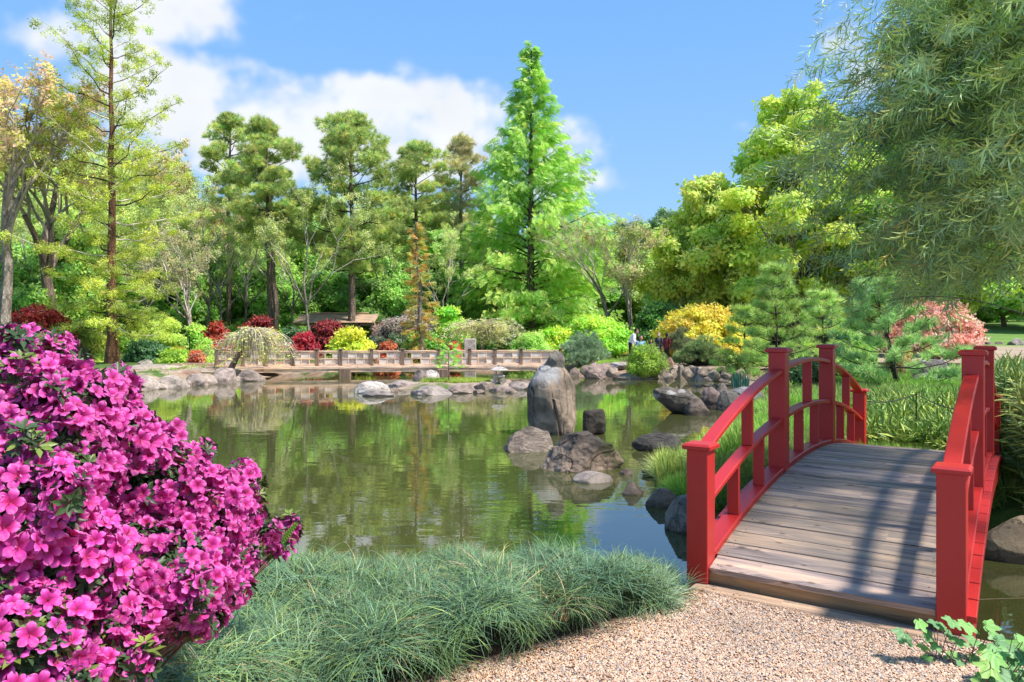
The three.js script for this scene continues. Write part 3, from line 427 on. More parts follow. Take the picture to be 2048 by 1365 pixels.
{ // the pavilion among the trees behind the wooden bridge
  const d = 53.5, y0 = landH(gx(680, d), d), T = thing('pavilion', 'low open wooden pavilion with grey roof half hidden by trees and red maples', 'pavilion', gx(680, d), y0, d), h = (py) => py2h(py, d) - y0, k = d / F;
  const roof = std({ color: C(0.95, 0.86, 0.76), map: deckTex, roughness: 0.9 }), w = 160 * k;
  for (const s of [-1, 1]) for (let q = 0; q < 6; q++) { const f = (q + 0.5) / 6, y = lerp(h(646), h(630), f), z = s * lerp(1.9, 0.1, f); mesh('roof_board', moved(boxUV(rbox(w * 0.98, 0.05, 0.40, 0.01), 1, q, s, 0), 0, y + q * 0.002, z, 0, s * 0.33), roof, T); }
  mesh('ridge', moved(boxUV(rbox(w * 0.7, 0.10, 0.26, 0.02), 1, 0, 0, 0), 0, h(629) + 0.08, 0), roof, T);
  for (const e of [-1, 1]) for (const z of [-1.7, 1.7]) for (const f of [0.48, 0.3, 0.1]) mesh('post', moved(boxUV(rbox(0.16, h(648), 0.16, 0.01), 1, f, z, 1), e * w * f, h(648) / 2, z), M.timber, T);
  mesh('beam', moved(boxUV(rbox(w * 0.97, 0.16, 0.12, 0.01), 1, 0, 0, 0), 0, h(650), 1.72), M.timberDark, T);
  mesh('back_wall', moved(boxUV(rbox(w * 0.9, h(650), 0.1, 0.01), 1, 0, 0, 0), 0, h(650) / 2, -1.78), M.timberDark, T);
}
{ // stone lantern on the islet
  const d = 26.4, k = d / F, T = thing('stone_lantern', 'little grey stone lantern with a mushroom cap on the islet', 'lantern', gx(998, d), -0.24, d), st = std({ color: C(0.50, 0.46, 0.42), map: stoneTex, bumpMap: stoneBump, bumpScale: 0.02 });
  const lathe = (name, pts, n = 6) => mesh(name, toCreasedNormals(new THREE.LatheGeometry(pts.map(([x, y]) => new THREE.Vector2(x, y)), n), 0.5), st, T);
  for (const a of [0, 1, 2]) { const g = rbox(0.09, 0.24, 0.09, 0.01); mesh('leg', moved(boxUV(g), Math.cos(a * 2.094 + 0.5) * 0.17, 0.12, Math.sin(a * 2.094 + 0.5) * 0.17, a), st, T); }
  lathe('platform', [[0, 0.22], [0.22, 0.22], [0.25, 0.27], [0.2, 0.31], [0, 0.31]]); for (const a of [0, 1, 2, 3]) mesh('window_pillar', moved(boxUV(rbox(0.055, 0.15, 0.055, 0.008)), (a & 1 ? 0.1 : -0.1), 0.385, (a & 2 ? 0.1 : -0.1)), st, T);
  lathe('roof', [[0, 0.46], [0.30, 0.455], [0.33, 0.48], [0.26, 0.54], [0.1, 0.60], [0, 0.61]], 8); lathe('finial', [[0, 0.60], [0.05, 0.615], [0.06, 0.66], [0, 0.71]], 8);
}
{ // a thin dark wire fence on the left bank and the rope by the red bridge
  const d = 43, iron = std({ color: C(0.02, 0.02, 0.02), metalness: 0.4, roughness: 0.6 }), T = thing('wire_fence', 'low thin black fence of upright stakes in the shrubs behind the left bank', 'fence', gx(330, d), landH(gx(330, d), d), d);
  for (let k = 0; k < 9; k++) { const x = gx(278 + k * 12.5, d) - gx(330, d); mesh('stake', moved(rbox(0.05, 1.25, 0.05, 0.005), x, 0.62, 0.05 * Math.sin(k * 3)), iron, T); }
  for (const y of [0.5, 1.0]) mesh('rail', moved(rbox(gx(378, d) - gx(278, d), 0.03, 0.03, 0.003), 0, y, 0), iron, T);
  const R = thing('rope_barrier', 'thin dark rope strung on a slim stake behind the red bridge', 'rope', gx(1833, 9.6), landH(gx(1833, 9.6), 9.6), 9.6), b = new MB();
  mesh('stake', moved(new THREE.CylinderGeometry(0.008, 0.008, 0.84, 7), 0, 0.4, 0), iron, R);
  const a = V(gx(1722, 9.2) - R.position.x, py2h(800, 9.2) - R.position.y, 0.3), m = V(0, 0.8, 0), e = V(gx(1965, 8.4) - R.position.x, py2h(822, 8.4) - R.position.y, 1.2);
  for (const [p, q] of [[a, m], [m, e]]) { const pts = []; for (let k = 0; k <= 10; k++) { const t = k / 10; pts.push(p.clone().lerp(q, t).add(V(0, -0.14 * t * (1 - t) * 2, 0))); } b.tube(pts, pts.map(() => 0.006), 5); }
  b.build('rope', iron, R);
}
{ // a pale stone post behind the wooden railing
  const d = 40, k = d / F, T = tag(mesh('stone_post', moved(boxUV(rbox(24 * k, 1.45, 16 * k, 0.05), 0.9), gx(940, d), 0.5, -d), std({ color: C(0.55, 0.47, 0.40), map: stoneTex, bumpMap: stoneBump, bumpScale: 0.03 })), 'pale square stone post behind the wooden railing by the bare weeping tree', 'post');
}
// ------------------------------------------------------------------ sprigs of leaves and needles, one unit in radius, growing along +y
const rd = (r) => { let x, y, z, q; do { x = r() * 2 - 1; y = r() * 2 - 1; z = r() * 2 - 1; q = x * x + y * y + z * z; } while (q > 1 || q < 0.01); return V(x, y, z); };
const sprig = {};
{
  const r = rng(3);
  const broad = (n, len, wid, seed) => { const b = new MB(), q = rng(seed); for (let k = 0; k < n; k++) { const c = rd(q).multiplyScalar(0.8), d = rd(q).normalize(); d.y = d.y * 0.5; d.normalize(); const up = V(q() - 0.5, 0.9, q() - 0.5).normalize(); b.rhomb(c, d, up, len * (0.7 + 0.6 * q()), wid * (0.7 + 0.6 * q())); } return b.geo(); };
  sprig.broad = broad(20, 0.62, 0.20, 4); sprig.fine = broad(30, 0.42, 0.11, 5); sprig.small = broad(10, 0.75, 0.24, 6); sprig.dense = broad(34, 0.34, 0.13, 8);
  { const b = new MB(); for (let k = 0; k < 26; k++) { const a = r() * 6.283, e = 0.15 + r() * 1.2, d = V(Math.cos(a) * Math.cos(e), Math.sin(e), Math.sin(a) * Math.cos(e)); b.blade(V(0, r() * 0.25, 0), d, V(r() - 0.5, 0.3, r() - 0.5), 0.7 + 0.4 * r(), 0.035); } sprig.needles = b.geo(); }
  { const b = new MB(); for (let k = 0; k < 9; k++) for (const s of [-1, 1]) { const t = (k + 0.3 + r() * 0.5) / 9, d = V(s * 0.85, 0.45 - 0.5 * r(), (r() - 0.5) * 0.5).normalize(); b.rhomb(V(0, t, 0), d, V(0, 0.2, 1), 0.42 * (1 - 0.5 * t), 0.065); } sprig.frond = b.geo(); }
  { const b = new MB(); for (let k = 0; k < 7; k++) { const a = k * 2.4 + r(), t = 0.15 + k * 0.12, d = V(Math.cos(a) * 0.68, 0.5 + 0.4 * r(), Math.sin(a) * 0.68).normalize(); b.leaf(V(0, t * 0.9, 0), d, V(-d.x, 0.5, -d.z + 0.2).normalize(), 0.8 + 0.45 * r(), 0.052, 0.25, 0.22); } b.tube([V(0, -0.2, 0), V(0, 0.75, 0)], [0.012, 0.006], 3); sprig.bamboo = b.geo(); }
  { const b = new MB(); for (let k = 0; k < 16; k++) { const a = k * 2.4 + r(), lean = 0.15 + r() * 0.75, w = 0.02 + r() * 0.012; let p = V((r() - 0.5) * 0.2, 0, (r() - 0.5) * 0.2), d = V(Math.cos(a) * lean, 1, Math.sin(a) * lean).normalize(), prev = null; const s = V(-Math.sin(a), 0, Math.cos(a)); for (let q = 0; q <= 4; q++) { const ww = w * (1 - q / 4) * 1; const l = b.v(p.x - s.x * ww, p.y, p.z - s.z * ww), m = b.v(p.x + s.x * ww, p.y, p.z + s.z * ww); if (prev) b.i.push(prev[0], prev[1], l, prev[1], m, l); prev = [l, m]; p = p.clone().addScaledVector(d, 0.26 * (0.8 + 0.4 * r())); d = V(d.x + Math.cos(a) * 0.20 * lean, d.y - 0.24 * lean - 0.05, d.z + Math.sin(a) * 0.20 * lean).normalize(); } } sprig.tuft = b.geo(); }
}
const vary = (r, c, v = 0.25, warm = 0.1) => { const k = 1 - v + 2 * v * r(), w = (r() - 0.5) * 2 * warm; return [clamp(c[0] * k * (1 + w)), clamp(c[1] * k), clamp(c[2] * k * (1 - w))]; };
const bent = (a, b, sag = 0, n = 5, r = null, wob = 0) => { const o = []; for (let k = 0; k <= n; k++) { const t = k / n, p = a.clone().lerp(b, t); p.y -= sag * 4 * t * (1 - t); if (r && k && k < n) p.add(rd(r).multiplyScalar(wob)); o.push(p); } return o; };
const taper = (n, a, b, pw = 1) => Array.from({ length: n + 1 }, (_, k) => lerp(a, b, (k / n) ** pw));
// leaves over the shells of ellipsoid clumps [centre, radii, tone]
function crown(parent, name, geo, mat, clumps, o) {
  const r = rng(o.seed ?? 1), vol = clumps.map(([, q]) => (q.x * q.y + q.y * q.z + q.x * q.z)), total = vol.reduce((a, b) => a + b, 0), rows = [];
  clumps.forEach(([c, q, tone = 1], k) => { const n = Math.max(3, Math.round(o.n * vol[k] / total)); for (let m = 0; m < n; m++) { const d = rd(r).normalize(), f = (o.inner ?? 0.45) + (1 - (o.inner ?? 0.45)) * Math.sqrt(r()) + (r() < (o.stray ?? 0.15) ? (o.strayR ?? 0.3) * r() : 0); const col = o.col2 && r() < (o.mix ?? 0.3) ? o.col2 : o.col; rows.push([c.x + d.x * q.x * f, c.y + d.y * q.y * f - (o.hang ?? 0) * r() * q.y, c.z + d.z * q.z * f, d.x + (r() - 0.5) * 0.8, (o.upw ?? 0.5) + d.y * 0.7 + (r() - 0.5) * 0.5, d.z + (r() - 0.5) * 0.8, o.size * (0.7 + 0.6 * r()), ...vary(r, col.map((v) => v * tone), o.vary ?? 0.28, o.warm ?? 0.12)]); } });
  return scatter(name, geo, mat, rows, parent, r);
}
// a broad-leaved tree: trunk, limbs to every clump, and the clumps inside the outline env(u) (u = 0 at the crown's foot, 1 at its top)
function broadTree(o) {
  const { x, d, h, R, seed } = o, r = rng(seed), y0 = landH(x, d) - 0.05, T = thing(o.name ?? 'broadleaf_tree', o.label, o.cat ?? 'tree', x, y0, d, 0, o.group), h0 = o.h0 ?? h * 0.25, env = o.env ?? ((u) => Math.sin(Math.PI * Math.pow(clamp(u * 0.93 + 0.05), 0.75)) ** 0.7);
  const clumps = [], N = o.clumps ?? 26, tr = o.tr ?? h * 0.016, lean = o.lean ?? [0, 0], top = V(lean[0], h * 0.92, lean[1]), trunk = bent(V(0, -0.2, 0), top, 0, 8, r, h * 0.012);
  for (let k = 0; k < N; k++) { const u = (k + 0.5) / N, a = k * 2.399 + r(), e = env(u) * R, rr = e * (o.rr ? lerp(o.rr[0], o.rr[1], r()) : 0.40 + 0.42 * r()), cr = (o.cr ?? 0.34) * R * (0.7 + 0.6 * r()) * (0.45 + 0.55 * env(u)); clumps.push([V(Math.cos(a) * rr + lean[0] * (0.3 + 0.7 * u), lerp(h0, h - cr * 0.5, u), Math.sin(a) * rr + lean[1] * (0.3 + 0.7 * u)), V(cr, cr * (o.flat ?? 0.62), cr), 0.8 + 0.4 * r()]); }
  const b = new MB(); b.tube(trunk, taper(8, tr, tr * 0.18, 0.9), 8); b.build('trunk', o.bark ?? M.bark, T);
  const lb = new MB();
  for (const [c, q] of clumps) { const rad = Math.hypot(c.x, c.z), sy = Math.max(h * 0.12, c.y - rad * (0.45 + 0.5 * r()) - q.y * 0.3), i = clamp(sy / (h * 0.92)) * 8, i0 = Math.min(7, Math.floor(i)), s = trunk[i0].clone().lerp(trunk[i0 + 1], i - i0), rr = tr * 0.30 * (1 - 0.6 * sy / h); lb.tube(bent(s, c, -rad * 0.06, 4, r, rad * 0.05), taper(4, rr, rr * 0.25), 5); for (let k = 0; k < 3; k++) { const e = c.clone().add(rd(r).multiply(q).multiplyScalar(0.85)); lb.tube(bent(s.clone().lerp(c, 0.6 + 0.3 * r()), e, 0, 2, r, 0.05), taper(2, rr * 0.35, rr * 0.1), 3); } }
  lb.build('limbs', o.limb ?? o.bark ?? M.bark, T);
  crown(T, 'crown', o.geo ?? sprig.broad, o.mat ?? M.leaf, clumps, { seed: seed + 5, n: o.n ?? 2500, size: o.size ?? 0.4, col: o.col, col2: o.col2, mix: o.mix, vary: o.vary, warm: o.warm, upw: o.upw, hang: o.hang, inner: o.inner, stray: o.stray, strayR: o.strayR });
  return T;
}
// a tall pine: bare trunk, upswept limbs, flattened pads of needles
function pineTree(o) {
  const { x, d, h, R, seed } = o, r = rng(seed), y0 = landH(x, d) - 0.05, T = thing('pine_tree', o.label, 'pine tree', x, y0, d, 0, o.group), c0 = o.c0 ?? 0.55, tr = o.tr ?? 0.28, lean = o.lean ?? 0;
  const trunk = bent(V(0, -0.2, 0), V(lean, h * 0.985, 0), 0, 10, r, 0.10), b = new MB(), lb = new MB(), clumps = []; b.tube(trunk, taper(10, tr, tr * 0.16, 1.1), 9); b.build('trunk', o.bark ?? M.bark, T);
  if (o.twin) { const t2 = bent(V(o.twin, -0.2, 0.4), V(lean + o.twin * 0.5, h * 0.9, 0.5), 0, 8, r, 0.12); new MB().tube(t2, taper(8, tr * 0.85, tr * 0.2), 8).build('trunk', M.bark, T); }
  const N = o.limbs ?? 24, prof = o.prof ?? ((u) => Math.sin(Math.PI * Math.pow(u * 0.92 + 0.06, 0.85)) ** 0.75);
  for (let k = 0; k < N; k++) {
    const u = (k + r() * 0.8) / N, sy = lerp(c0 * h, h * 0.97, u), a = k * 2.399 + r() * 0.9, len = R * prof(u) * (0.65 + 0.5 * r()), el = lerp(0.05, 0.95, u ** 1.3) + (r() - 0.5) * 0.2, i = sy / (h * 0.985) * 10, i0 = Math.min(9, Math.floor(i)), s = trunk[i0].clone().lerp(trunk[i0 + 1], i - i0), e = s.clone().add(V(Math.cos(a) * Math.cos(el) * len, Math.sin(el) * len, Math.sin(a) * Math.cos(el) * len));
    if (e.y > h) e.y = h - 0.2 * r();
    const rr = tr * 0.26 * (1 - 0.6 * u); lb.tube(bent(s, e, len * 0.06, 4, r, len * 0.05), taper(4, rr, rr * 0.2), 4);
    const m = Math.max(2, Math.round(len * 1.15)); for (let q = 0; q < m; q++) { const t = 0.45 + 0.6 * (q + r()) / m, p = s.clone().lerp(e, Math.min(t, 1)).add(V((r() - 0.5) * len * 0.42, (r() - 0.3) * len * 0.14, (r() - 0.5) * len * 0.42)), cr = (o.pad ?? 0.85) * (0.6 + 0.6 * r()); clumps.push([p, V(cr, cr * 0.5, cr), 0.75 + 0.5 * r()]); lb.tube(bent(s.clone().lerp(e, Math.min(t, 1) * 0.8), p, 0, 2), taper(2, rr * 0.3, rr * 0.12), 3); }
  }
  for (let k = 0; k < (o.stubs ?? 10); k++) { const sy = lerp(0.25, c0, r()) * h, a = r() * 6.28, l = 0.4 + r() * 1.4, s = V(lean * sy / h, sy, 0); lb.tube(bent(s, s.clone().add(V(Math.cos(a) * l, (r() - 0.4) * l * 0.5, Math.sin(a) * l)), 0, 2, r, 0.05), taper(2, 0.035, 0.01), 3); }
  lb.build('limbs', M.barkDark, T);
  crown(T, 'crown', sprig.needles, M.needle, clumps, { seed: seed + 3, n: o.n ?? 3200, size: o.size ?? 0.34, col: o.col ?? [0.165, 0.225, 0.065], col2: o.col2 ?? [0.27, 0.28, 0.08], mix: 0.35, upw: 0.75, inner: 0.2, vary: 0.3 });
  return T;
}
// a conifer of whorled branches hung with feathery fronds
function featherTree(o) {
  const { x, d, h, seed } = o, r = rng(seed), y0 = landH(x, d) - 0.05, T = thing(o.name, o.label, o.cat ?? 'conifer', x, y0, d), tr = o.tr, lean = o.lean ?? 0;
  const trunk = bent(V(0, -0.2, 0), V(lean, h, 0), 0, 12, r, o.wob ?? 0.05), rad = taper(12, tr, 0.03, o.tpow ?? 0.85); rad[0] *= 1.35; new MB().tube(trunk, rad, 10).build('trunk', o.bark, T);
  const lb = new MB(), tb = new MB(), rows = [], N = o.branches;
  for (let k = 0; k < N; k++) {
    const u = (k + r()) / N, sy = lerp(o.c0 * h, h * 0.985, Math.pow(u, o.dist ?? 1)), v = sy / h, a = k * 2.399 + r() * 1.2, len = o.prof(v) * (0.72 + 0.45 * r()), el = lerp(o.el0, o.el1, u) + (r() - 0.5) * 0.25, i = v * 12, i0 = Math.min(11, Math.floor(i)), s = trunk[i0].clone().lerp(trunk[i0 + 1], i - i0), e = s.clone().add(V(Math.cos(a) * Math.cos(el) * len, Math.sin(el) * len, Math.sin(a) * Math.cos(el) * len));
    const pts = bent(s, e, o.sag * len, 5, r, 0.05 * len), rr = (o.br ?? 0.05) * (0.4 + len / o.prof(o.c0 + 0.1)); (r() < 0.5 ? lb : tb).tube(pts, taper(5, rr, 0.008), 4);
    const n = Math.round(o.fronds * len * (0.6 + 0.6 * r())) + 2, tone = 0.75 + 0.5 * r();
    if (o.tufts) {                                                     // foliage gathered in separate tufts along the outer branch
      const m = Math.round(len * o.tufts * lerp(1.15, 0.5, v)) + 1; for (let g = 0; g < m; g++) { const t = lerp(o.from, 1, (g + r()) / m), j = t * 5, j0 = Math.min(4, Math.floor(j)), c = pts[j0].clone().lerp(pts[j0 + 1], j - j0).add(V((r() - 0.5) * len * 0.3, (r() - 0.3) * 0.2, (r() - 0.5) * len * 0.3)), R = (0.16 + 0.22 * r()) * (o.tuftR ?? 1); tb.tube([pts[j0], c], [0.008, 0.004], 3); for (let q = 0; q < n / m * lerp(1, 0.6, v); q++) { const dd = rd(r), cc = r() < (o.mix ?? 0.3) ? o.col2 : o.col; rows.push([c.x + dd.x * R * 1.3, c.y + dd.y * R * 0.55, c.z + dd.z * R * 1.3, dd.x, 0.9, dd.z, o.size * (0.6 + 0.7 * r()), ...vary(r, cc.map((v) => v * tone), 0.25, 0.12)]); } }
      continue;
    }
    for (let q = 0; q < n; q++) { const t = (o.from ?? 0.2) + (1 - (o.from ?? 0.2)) * Math.pow(r(), o.out ?? 0.7), j = t * 5, j0 = Math.min(4, Math.floor(j)), p = pts[j0].clone().lerp(pts[j0 + 1], j - j0), w = (o.spread ?? 0.35) * len * (0.35 + 0.3 * t); p.add(V((r() - 0.5) * w, -r() * w * (o.hang ?? 0.5) + (r() - 0.5) * 0.15, (r() - 0.5) * w)); const c = r() < (o.mix ?? 0.3) ? o.col2 : o.col; rows.push([p.x, p.y, p.z, Math.cos(a) * 0.8 + (r() - 0.5) * 1.2, (o.upw ?? -0.5) + (r() - 0.5) * 0.8, Math.sin(a) * 0.8 + (r() - 0.5) * 1.2, o.size * (0.65 + 0.7 * r()), ...vary(r, c.map((m) => m * tone), 0.25, 0.12)]); }
  }
  lb.build('limbs', o.limb ?? o.bark, T); tb.build('limbs', o.limb2 ?? o.bark, T);
  scatter('crown', o.geo ?? sprig.frond, M.leaf, rows, T, r); return T;
}
// a tree in bud: boughs forking five times, fine twigs and a haze of buds
function budTree(o) {
  const { x, d, h, seed } = o, r = rng(seed), y0 = landH(x, d) - 0.05, T = thing(o.name ?? 'budding_tree', o.label, o.cat ?? 'tree', x, y0, d, 0, o.group), b = new MB(), f = new MB(), rows = [], tr = o.tr;
  const grow = (p, dir, len, rad, lev) => {
    const n = lev === 0 ? 5 : 3, pts = [p.clone()], q = p.clone(), dd = dir.clone(); for (let k = 0; k < n; k++) { dd.add(rd(r).multiplyScalar(0.16 + lev * 0.035)); dd.y += (o.rise ?? 0.05) * (lev > 0 ? 1 : 0); dd.normalize(); q.addScaledVector(dd, len / n); pts.push(q.clone()); }
    (lev < 2 ? b : f).tube(pts, taper(n, rad, rad * 0.62), lev < 2 ? 7 : 3);
    if (lev >= (o.levels ?? 5)) { for (let k = 0; k < (o.buds ?? 3); k++) { const s = pts[1 + Math.floor(r() * n)]; rows.push([s.x + (r() - 0.5) * 0.3, s.y + (r() - 0.5) * 0.3, s.z + (r() - 0.5) * 0.3, dd.x, dd.y, dd.z, o.size * (0.6 + 0.8 * r()), ...vary(r, r() < 0.5 ? o.col : o.col2, 0.3)]); } return; }
    const kids = lev === 0 ? (o.forks ?? 4) : 2 + (r() < 0.75 ? 1 : 0);
    for (let k = 0; k < kids; k++) { const s = k === 0 ? pts[n] : pts[n].clone().lerp(pts[Math.max(1, n - 2)], r()), nd = dd.clone().add(rd(r).multiplyScalar(o.spread ?? 0.85)); if (lev === 0) nd.add(V(Math.cos(k * 2.3 + seed) * 0.6, 0.2, Math.sin(k * 2.3 + seed) * 0.6)); nd.normalize(); if (nd.y < -0.1) nd.y *= -0.4; grow(s, nd, len * (0.62 + 0.22 * r()) * (lev === 0 ? o.first ?? 0.8 : 1), rad * 0.56, lev + 1); }
  };
  grow(V(0, -0.2, 0), V(o.lean ?? 0, 1, 0).normalize(), h * (o.bole ?? 0.30), tr, 0);
  b.build('trunk', o.bark ?? M.bark, T); f.build('limbs', o.twig ?? M.twig, T); scatter('crown', o.geo ?? sprig.small, M.leaf, rows, T, r); T.scale.setScalar(h / rows.reduce((m, q) => Math.max(m, q[1]), 1)); return T;
}
// a shrub or a small maple: short stems and clumps near the ground
function shrub(o) {
  const d = o.d, k = d / F, x = gx(o.px, d), y0 = o.base !== undefined ? py2h(o.base, d) : landH(x, d), r = rng(o.seed ?? o.px), T = thing(o.name ?? 'shrub', o.label, o.cat ?? 'shrub', x, y0 - 0.03, d, 0, o.group), W = o.w * k / 2, H = py2h(o.top, d) - y0, clumps = [], N = o.clumps ?? 14;
  for (let q = 0; q < N; q++) { const a = q * 2.399 + r(), rr = Math.sqrt((q + 0.5) / N), cx = Math.cos(a) * rr * W * 0.72, cz = Math.sin(a) * rr * W * 0.6, u = (o.dome ?? 0.95) * (1 - 0.6 * rr * rr), cr = (o.cr ?? 0.36) * Math.min(W, H * 1.2) * (0.7 + 0.6 * r()), low = r() * (o.skirt ?? 0.55); clumps.push([V(cx, Math.max(cr * 0.35, H * (u - low * u * (0.3 + 0.7 * rr)) - cr * 0.3), cz), V(cr * 1.15, cr * (o.flat ?? 0.55), cr), 0.78 + 0.44 * r()]); }
  const b = new MB(), ns = o.stems ?? 4, tr = o.tr ?? Math.max(0.02, W * 0.035);
  clumps.forEach(([c], q) => { const s = V((q % ns - ns / 2) * tr * 1.4, -0.1, ((q * 7) % ns - ns / 2) * tr), m = V(c.x * 0.35, c.y * 0.45, c.z * 0.35); b.tube([s, m, c], [tr, tr * 0.6, tr * 0.2], 5); });
  b.build('stems', o.bark ?? M.bark, T);
  crown(T, 'foliage', o.geo ?? sprig.broad, o.mat ?? M.leaf, clumps, { seed: (o.seed ?? o.px) + 9, n: o.n ?? 700, size: o.size ?? 0.26, col: o.col, col2: o.col2, mix: o.mix, upw: o.upw, vary: o.vary, warm: o.warm, hang: o.hang, inner: o.inner });
  if (o.flowers) crown(T, 'flowers', sprig.dense, M.leaf, clumps.map(([c, q]) => [c, q.clone().multiplyScalar(1.06), 1]), { seed: 3, n: o.flowers.n, size: o.flowers.size, col: o.flowers.col, inner: 0.9, vary: 0.12, warm: 0.05 });
  return T;
}
const H = (px, top, d) => py2h(top, d) - landH(gx(px, d), d);
// ------------------------------------------------------------------ the trees
featherTree({ name: 'dawn_redwood', label: 'tall pointed bright green feathery conifer, the highest tree in the middle', x: gx(1062, 56), d: 56, h: H(1062, 84, 56), seed: 11, tr: 0.42, bark: M.bark, limb: M.barkDark, c0: 0.05, branches: 190, dist: 1.12, el0: -0.02, el1: 0.95, sag: -0.05, br: 0.05, fronds: 34, from: 0.1, out: 0.62, spread: 0.5, hang: 0.55, upw: -0.5, size: 0.42, prof: (v) => v < 0.35 ? lerp(6.2, 5.9, v / 0.35) : v < 0.62 ? lerp(5.9, 3.0, (v - 0.35) / 0.27) : lerp(3.0, 0.35, (v - 0.62) / 0.38), col: [0.235, 0.37, 0.06], col2: [0.16, 0.28, 0.045], mix: 0.35 });
featherTree({ name: 'bald_cypress', label: 'slender sparse yellow-green conifer with orange-brown trunk on the left shore, its top above the picture', cat: 'conifer', x: gx(223, 35), d: 35, h: H(223, -90, 35), seed: 22, tr: 0.28, tpow: 0.75, wob: 0.09, bark: M.barkRed, limb: M.barkDark, limb2: M.twigPale, c0: 0.10, branches: 84, dist: 1.25, el0: 0.02, el1: 0.85, sag: 0.07, br: 0.028, tufts: 2.6, tuftR: 1.25, fronds: 15, from: 0.30, geo: sprig.fine, size: 0.21, prof: (v) => v < 0.25 ? 2.9 : lerp(3.7, 2.3, (v - 0.25) / 0.75), col: [0.25, 0.29, 0.03], col2: [0.17, 0.22, 0.025], mix: 0.4 });
const PINES = [
  ['tall slim pine, leftmost of the row behind the wooden bridge', 458, 225, 58, 2.6, 0.60, 0, { n: 2700, limbs: 26, pad: 0.6 }],
  ['tall pine with two trunks behind the weeping tree, second of the row', 543, 240, 50, 2.55, 0.50, 0.45, { n: 4000, limbs: 36, pad: 0.58, twin: 0.55, lean: -0.45 }],
  ['broadest tall pine with a wide rounded crown above the chartreuse maple', 703, 232, 52, 4.3, 0.34, 0, { n: 7200, limbs: 54, tr: 0.30, pad: 0.62 }],
  ['tall pine behind the orange-tipped conifer, fourth of the row', 832, 284, 58, 2.8, 0.50, 0, { n: 3800, limbs: 34, pad: 0.6 }],
  ['thin brownish pine with a pale lower trunk next to the pointed conifer', 923, 268, 60, 2.2, 0.55, 0, { n: 2000, limbs: 20, pad: 0.7, bark: M.barkPale, col: [0.24, 0.235, 0.12], col2: [0.30, 0.26, 0.14] }],
];
PINES.forEach(([label, px, top, d, R, c0, , o], k) => pineTree({ label, x: gx(px, d), d, h: H(px, top, d), R, c0, seed: 101 + k * 7, ...o }));
featherTree({ name: 'orange_tipped_conifer', label: 'narrow conifer hung with orange new growth on its right side of the pines, pale foot at the wooden bridge', x: gx(846, 40), d: 40, h: H(836, 440, 40), seed: 33, tr: 0.2, lean: -0.4, wob: 0.12, bark: M.barkPale, limb: M.twig, c0: 0.12, branches: 64, el0: -0.5, el1: 0.5, sag: 0.05, br: 0.02, fronds: 22, from: 0.1, spread: 0.5, hang: 0.5, upw: -0.2, size: 0.28, prof: (v) => lerp(1.25, 0.3, v), col: [0.21, 0.21, 0.035], col2: [0.33, 0.16, 0.03], mix: 0.3 });
scene.children[scene.children.length - 1].userData.label = 'narrow orange-tinged conifer with a pale crooked trunk just behind the wooden bridge';
budTree({ label: 'big budding tree at the left edge with pinkish yellow buds and a leaning mossy trunk', x: gx(12, 34), d: 34, h: 15.2, seed: 41, tr: 0.24, lean: -0.12, bole: 0.33, forks: 5, spread: 0.8, size: 0.15, buds: 6, first: 0.85, col: [0.36, 0.31, 0.08], col2: [0.34, 0.22, 0.13], bark: M.barkPale });
budTree({ label: 'budding tree with thin upright boughs between the left edge and the slender conifer', x: gx(118, 42), d: 42, h: 15.5, seed: 43, tr: 0.26, bole: 0.3, forks: 4, size: 0.2, buds: 4, col: [0.25, 0.25, 0.06], col2: [0.22, 0.18, 0.07], bark: M.bark });
budTree({ label: 'pinkish budding tree with ivy-dark trunk left of the pine row', x: gx(392, 60), d: 60, h: 16.5, seed: 47, tr: 0.28, bole: 0.36, forks: 4, size: 0.24, buds: 7, col: [0.30, 0.21, 0.13], col2: [0.25, 0.25, 0.07], bark: M.barkDark });
budTree({ label: 'bare twiggy small tree with whitish branches left of the pine row', x: gx(392, 44), d: 44, h: 8.2, seed: 49, tr: 0.12, bole: 0.32, forks: 5, size: 0.14, buds: 2, col: [0.20, 0.19, 0.08], col2: [0.20, 0.18, 0.10], bark: M.barkPale, twig: M.twigPale });
budTree({ label: 'nearly bare pale-trunked tree just right of the pointed conifer', x: gx(1222, 50), d: 50, h: 9.5, seed: 53, tr: 0.15, bole: 0.42, forks: 4, size: 0.15, buds: 2, spread: 0.6, col: [0.20, 0.23, 0.06], col2: [0.22, 0.19, 0.09], bark: M.barkPale, twig: M.twigPale });
budTree({ label: 'second pale-trunked bare tree, forked, nearer the yellow maple', x: gx(1270, 48), d: 48, h: 9.0, seed: 59, tr: 0.14, bole: 0.3, forks: 3, size: 0.17, buds: 3, spread: 0.6, col: [0.18, 0.24, 0.05], col2: [0.22, 0.19, 0.09], bark: M.barkPale, twig: M.twigPale });
budTree({ name: 'bare_bush', label: 'grey leafless bush before the pines by the orange-tinged conifer', cat: 'bush', x: gx(812, 44), d: 44, h: 2.9, seed: 61, tr: 0.06, bole: 0.2, forks: 7, size: 0.10, buds: 3, col: [0.19, 0.15, 0.12], col2: [0.16, 0.14, 0.11], bark: M.twig, twig: M.twigPale });
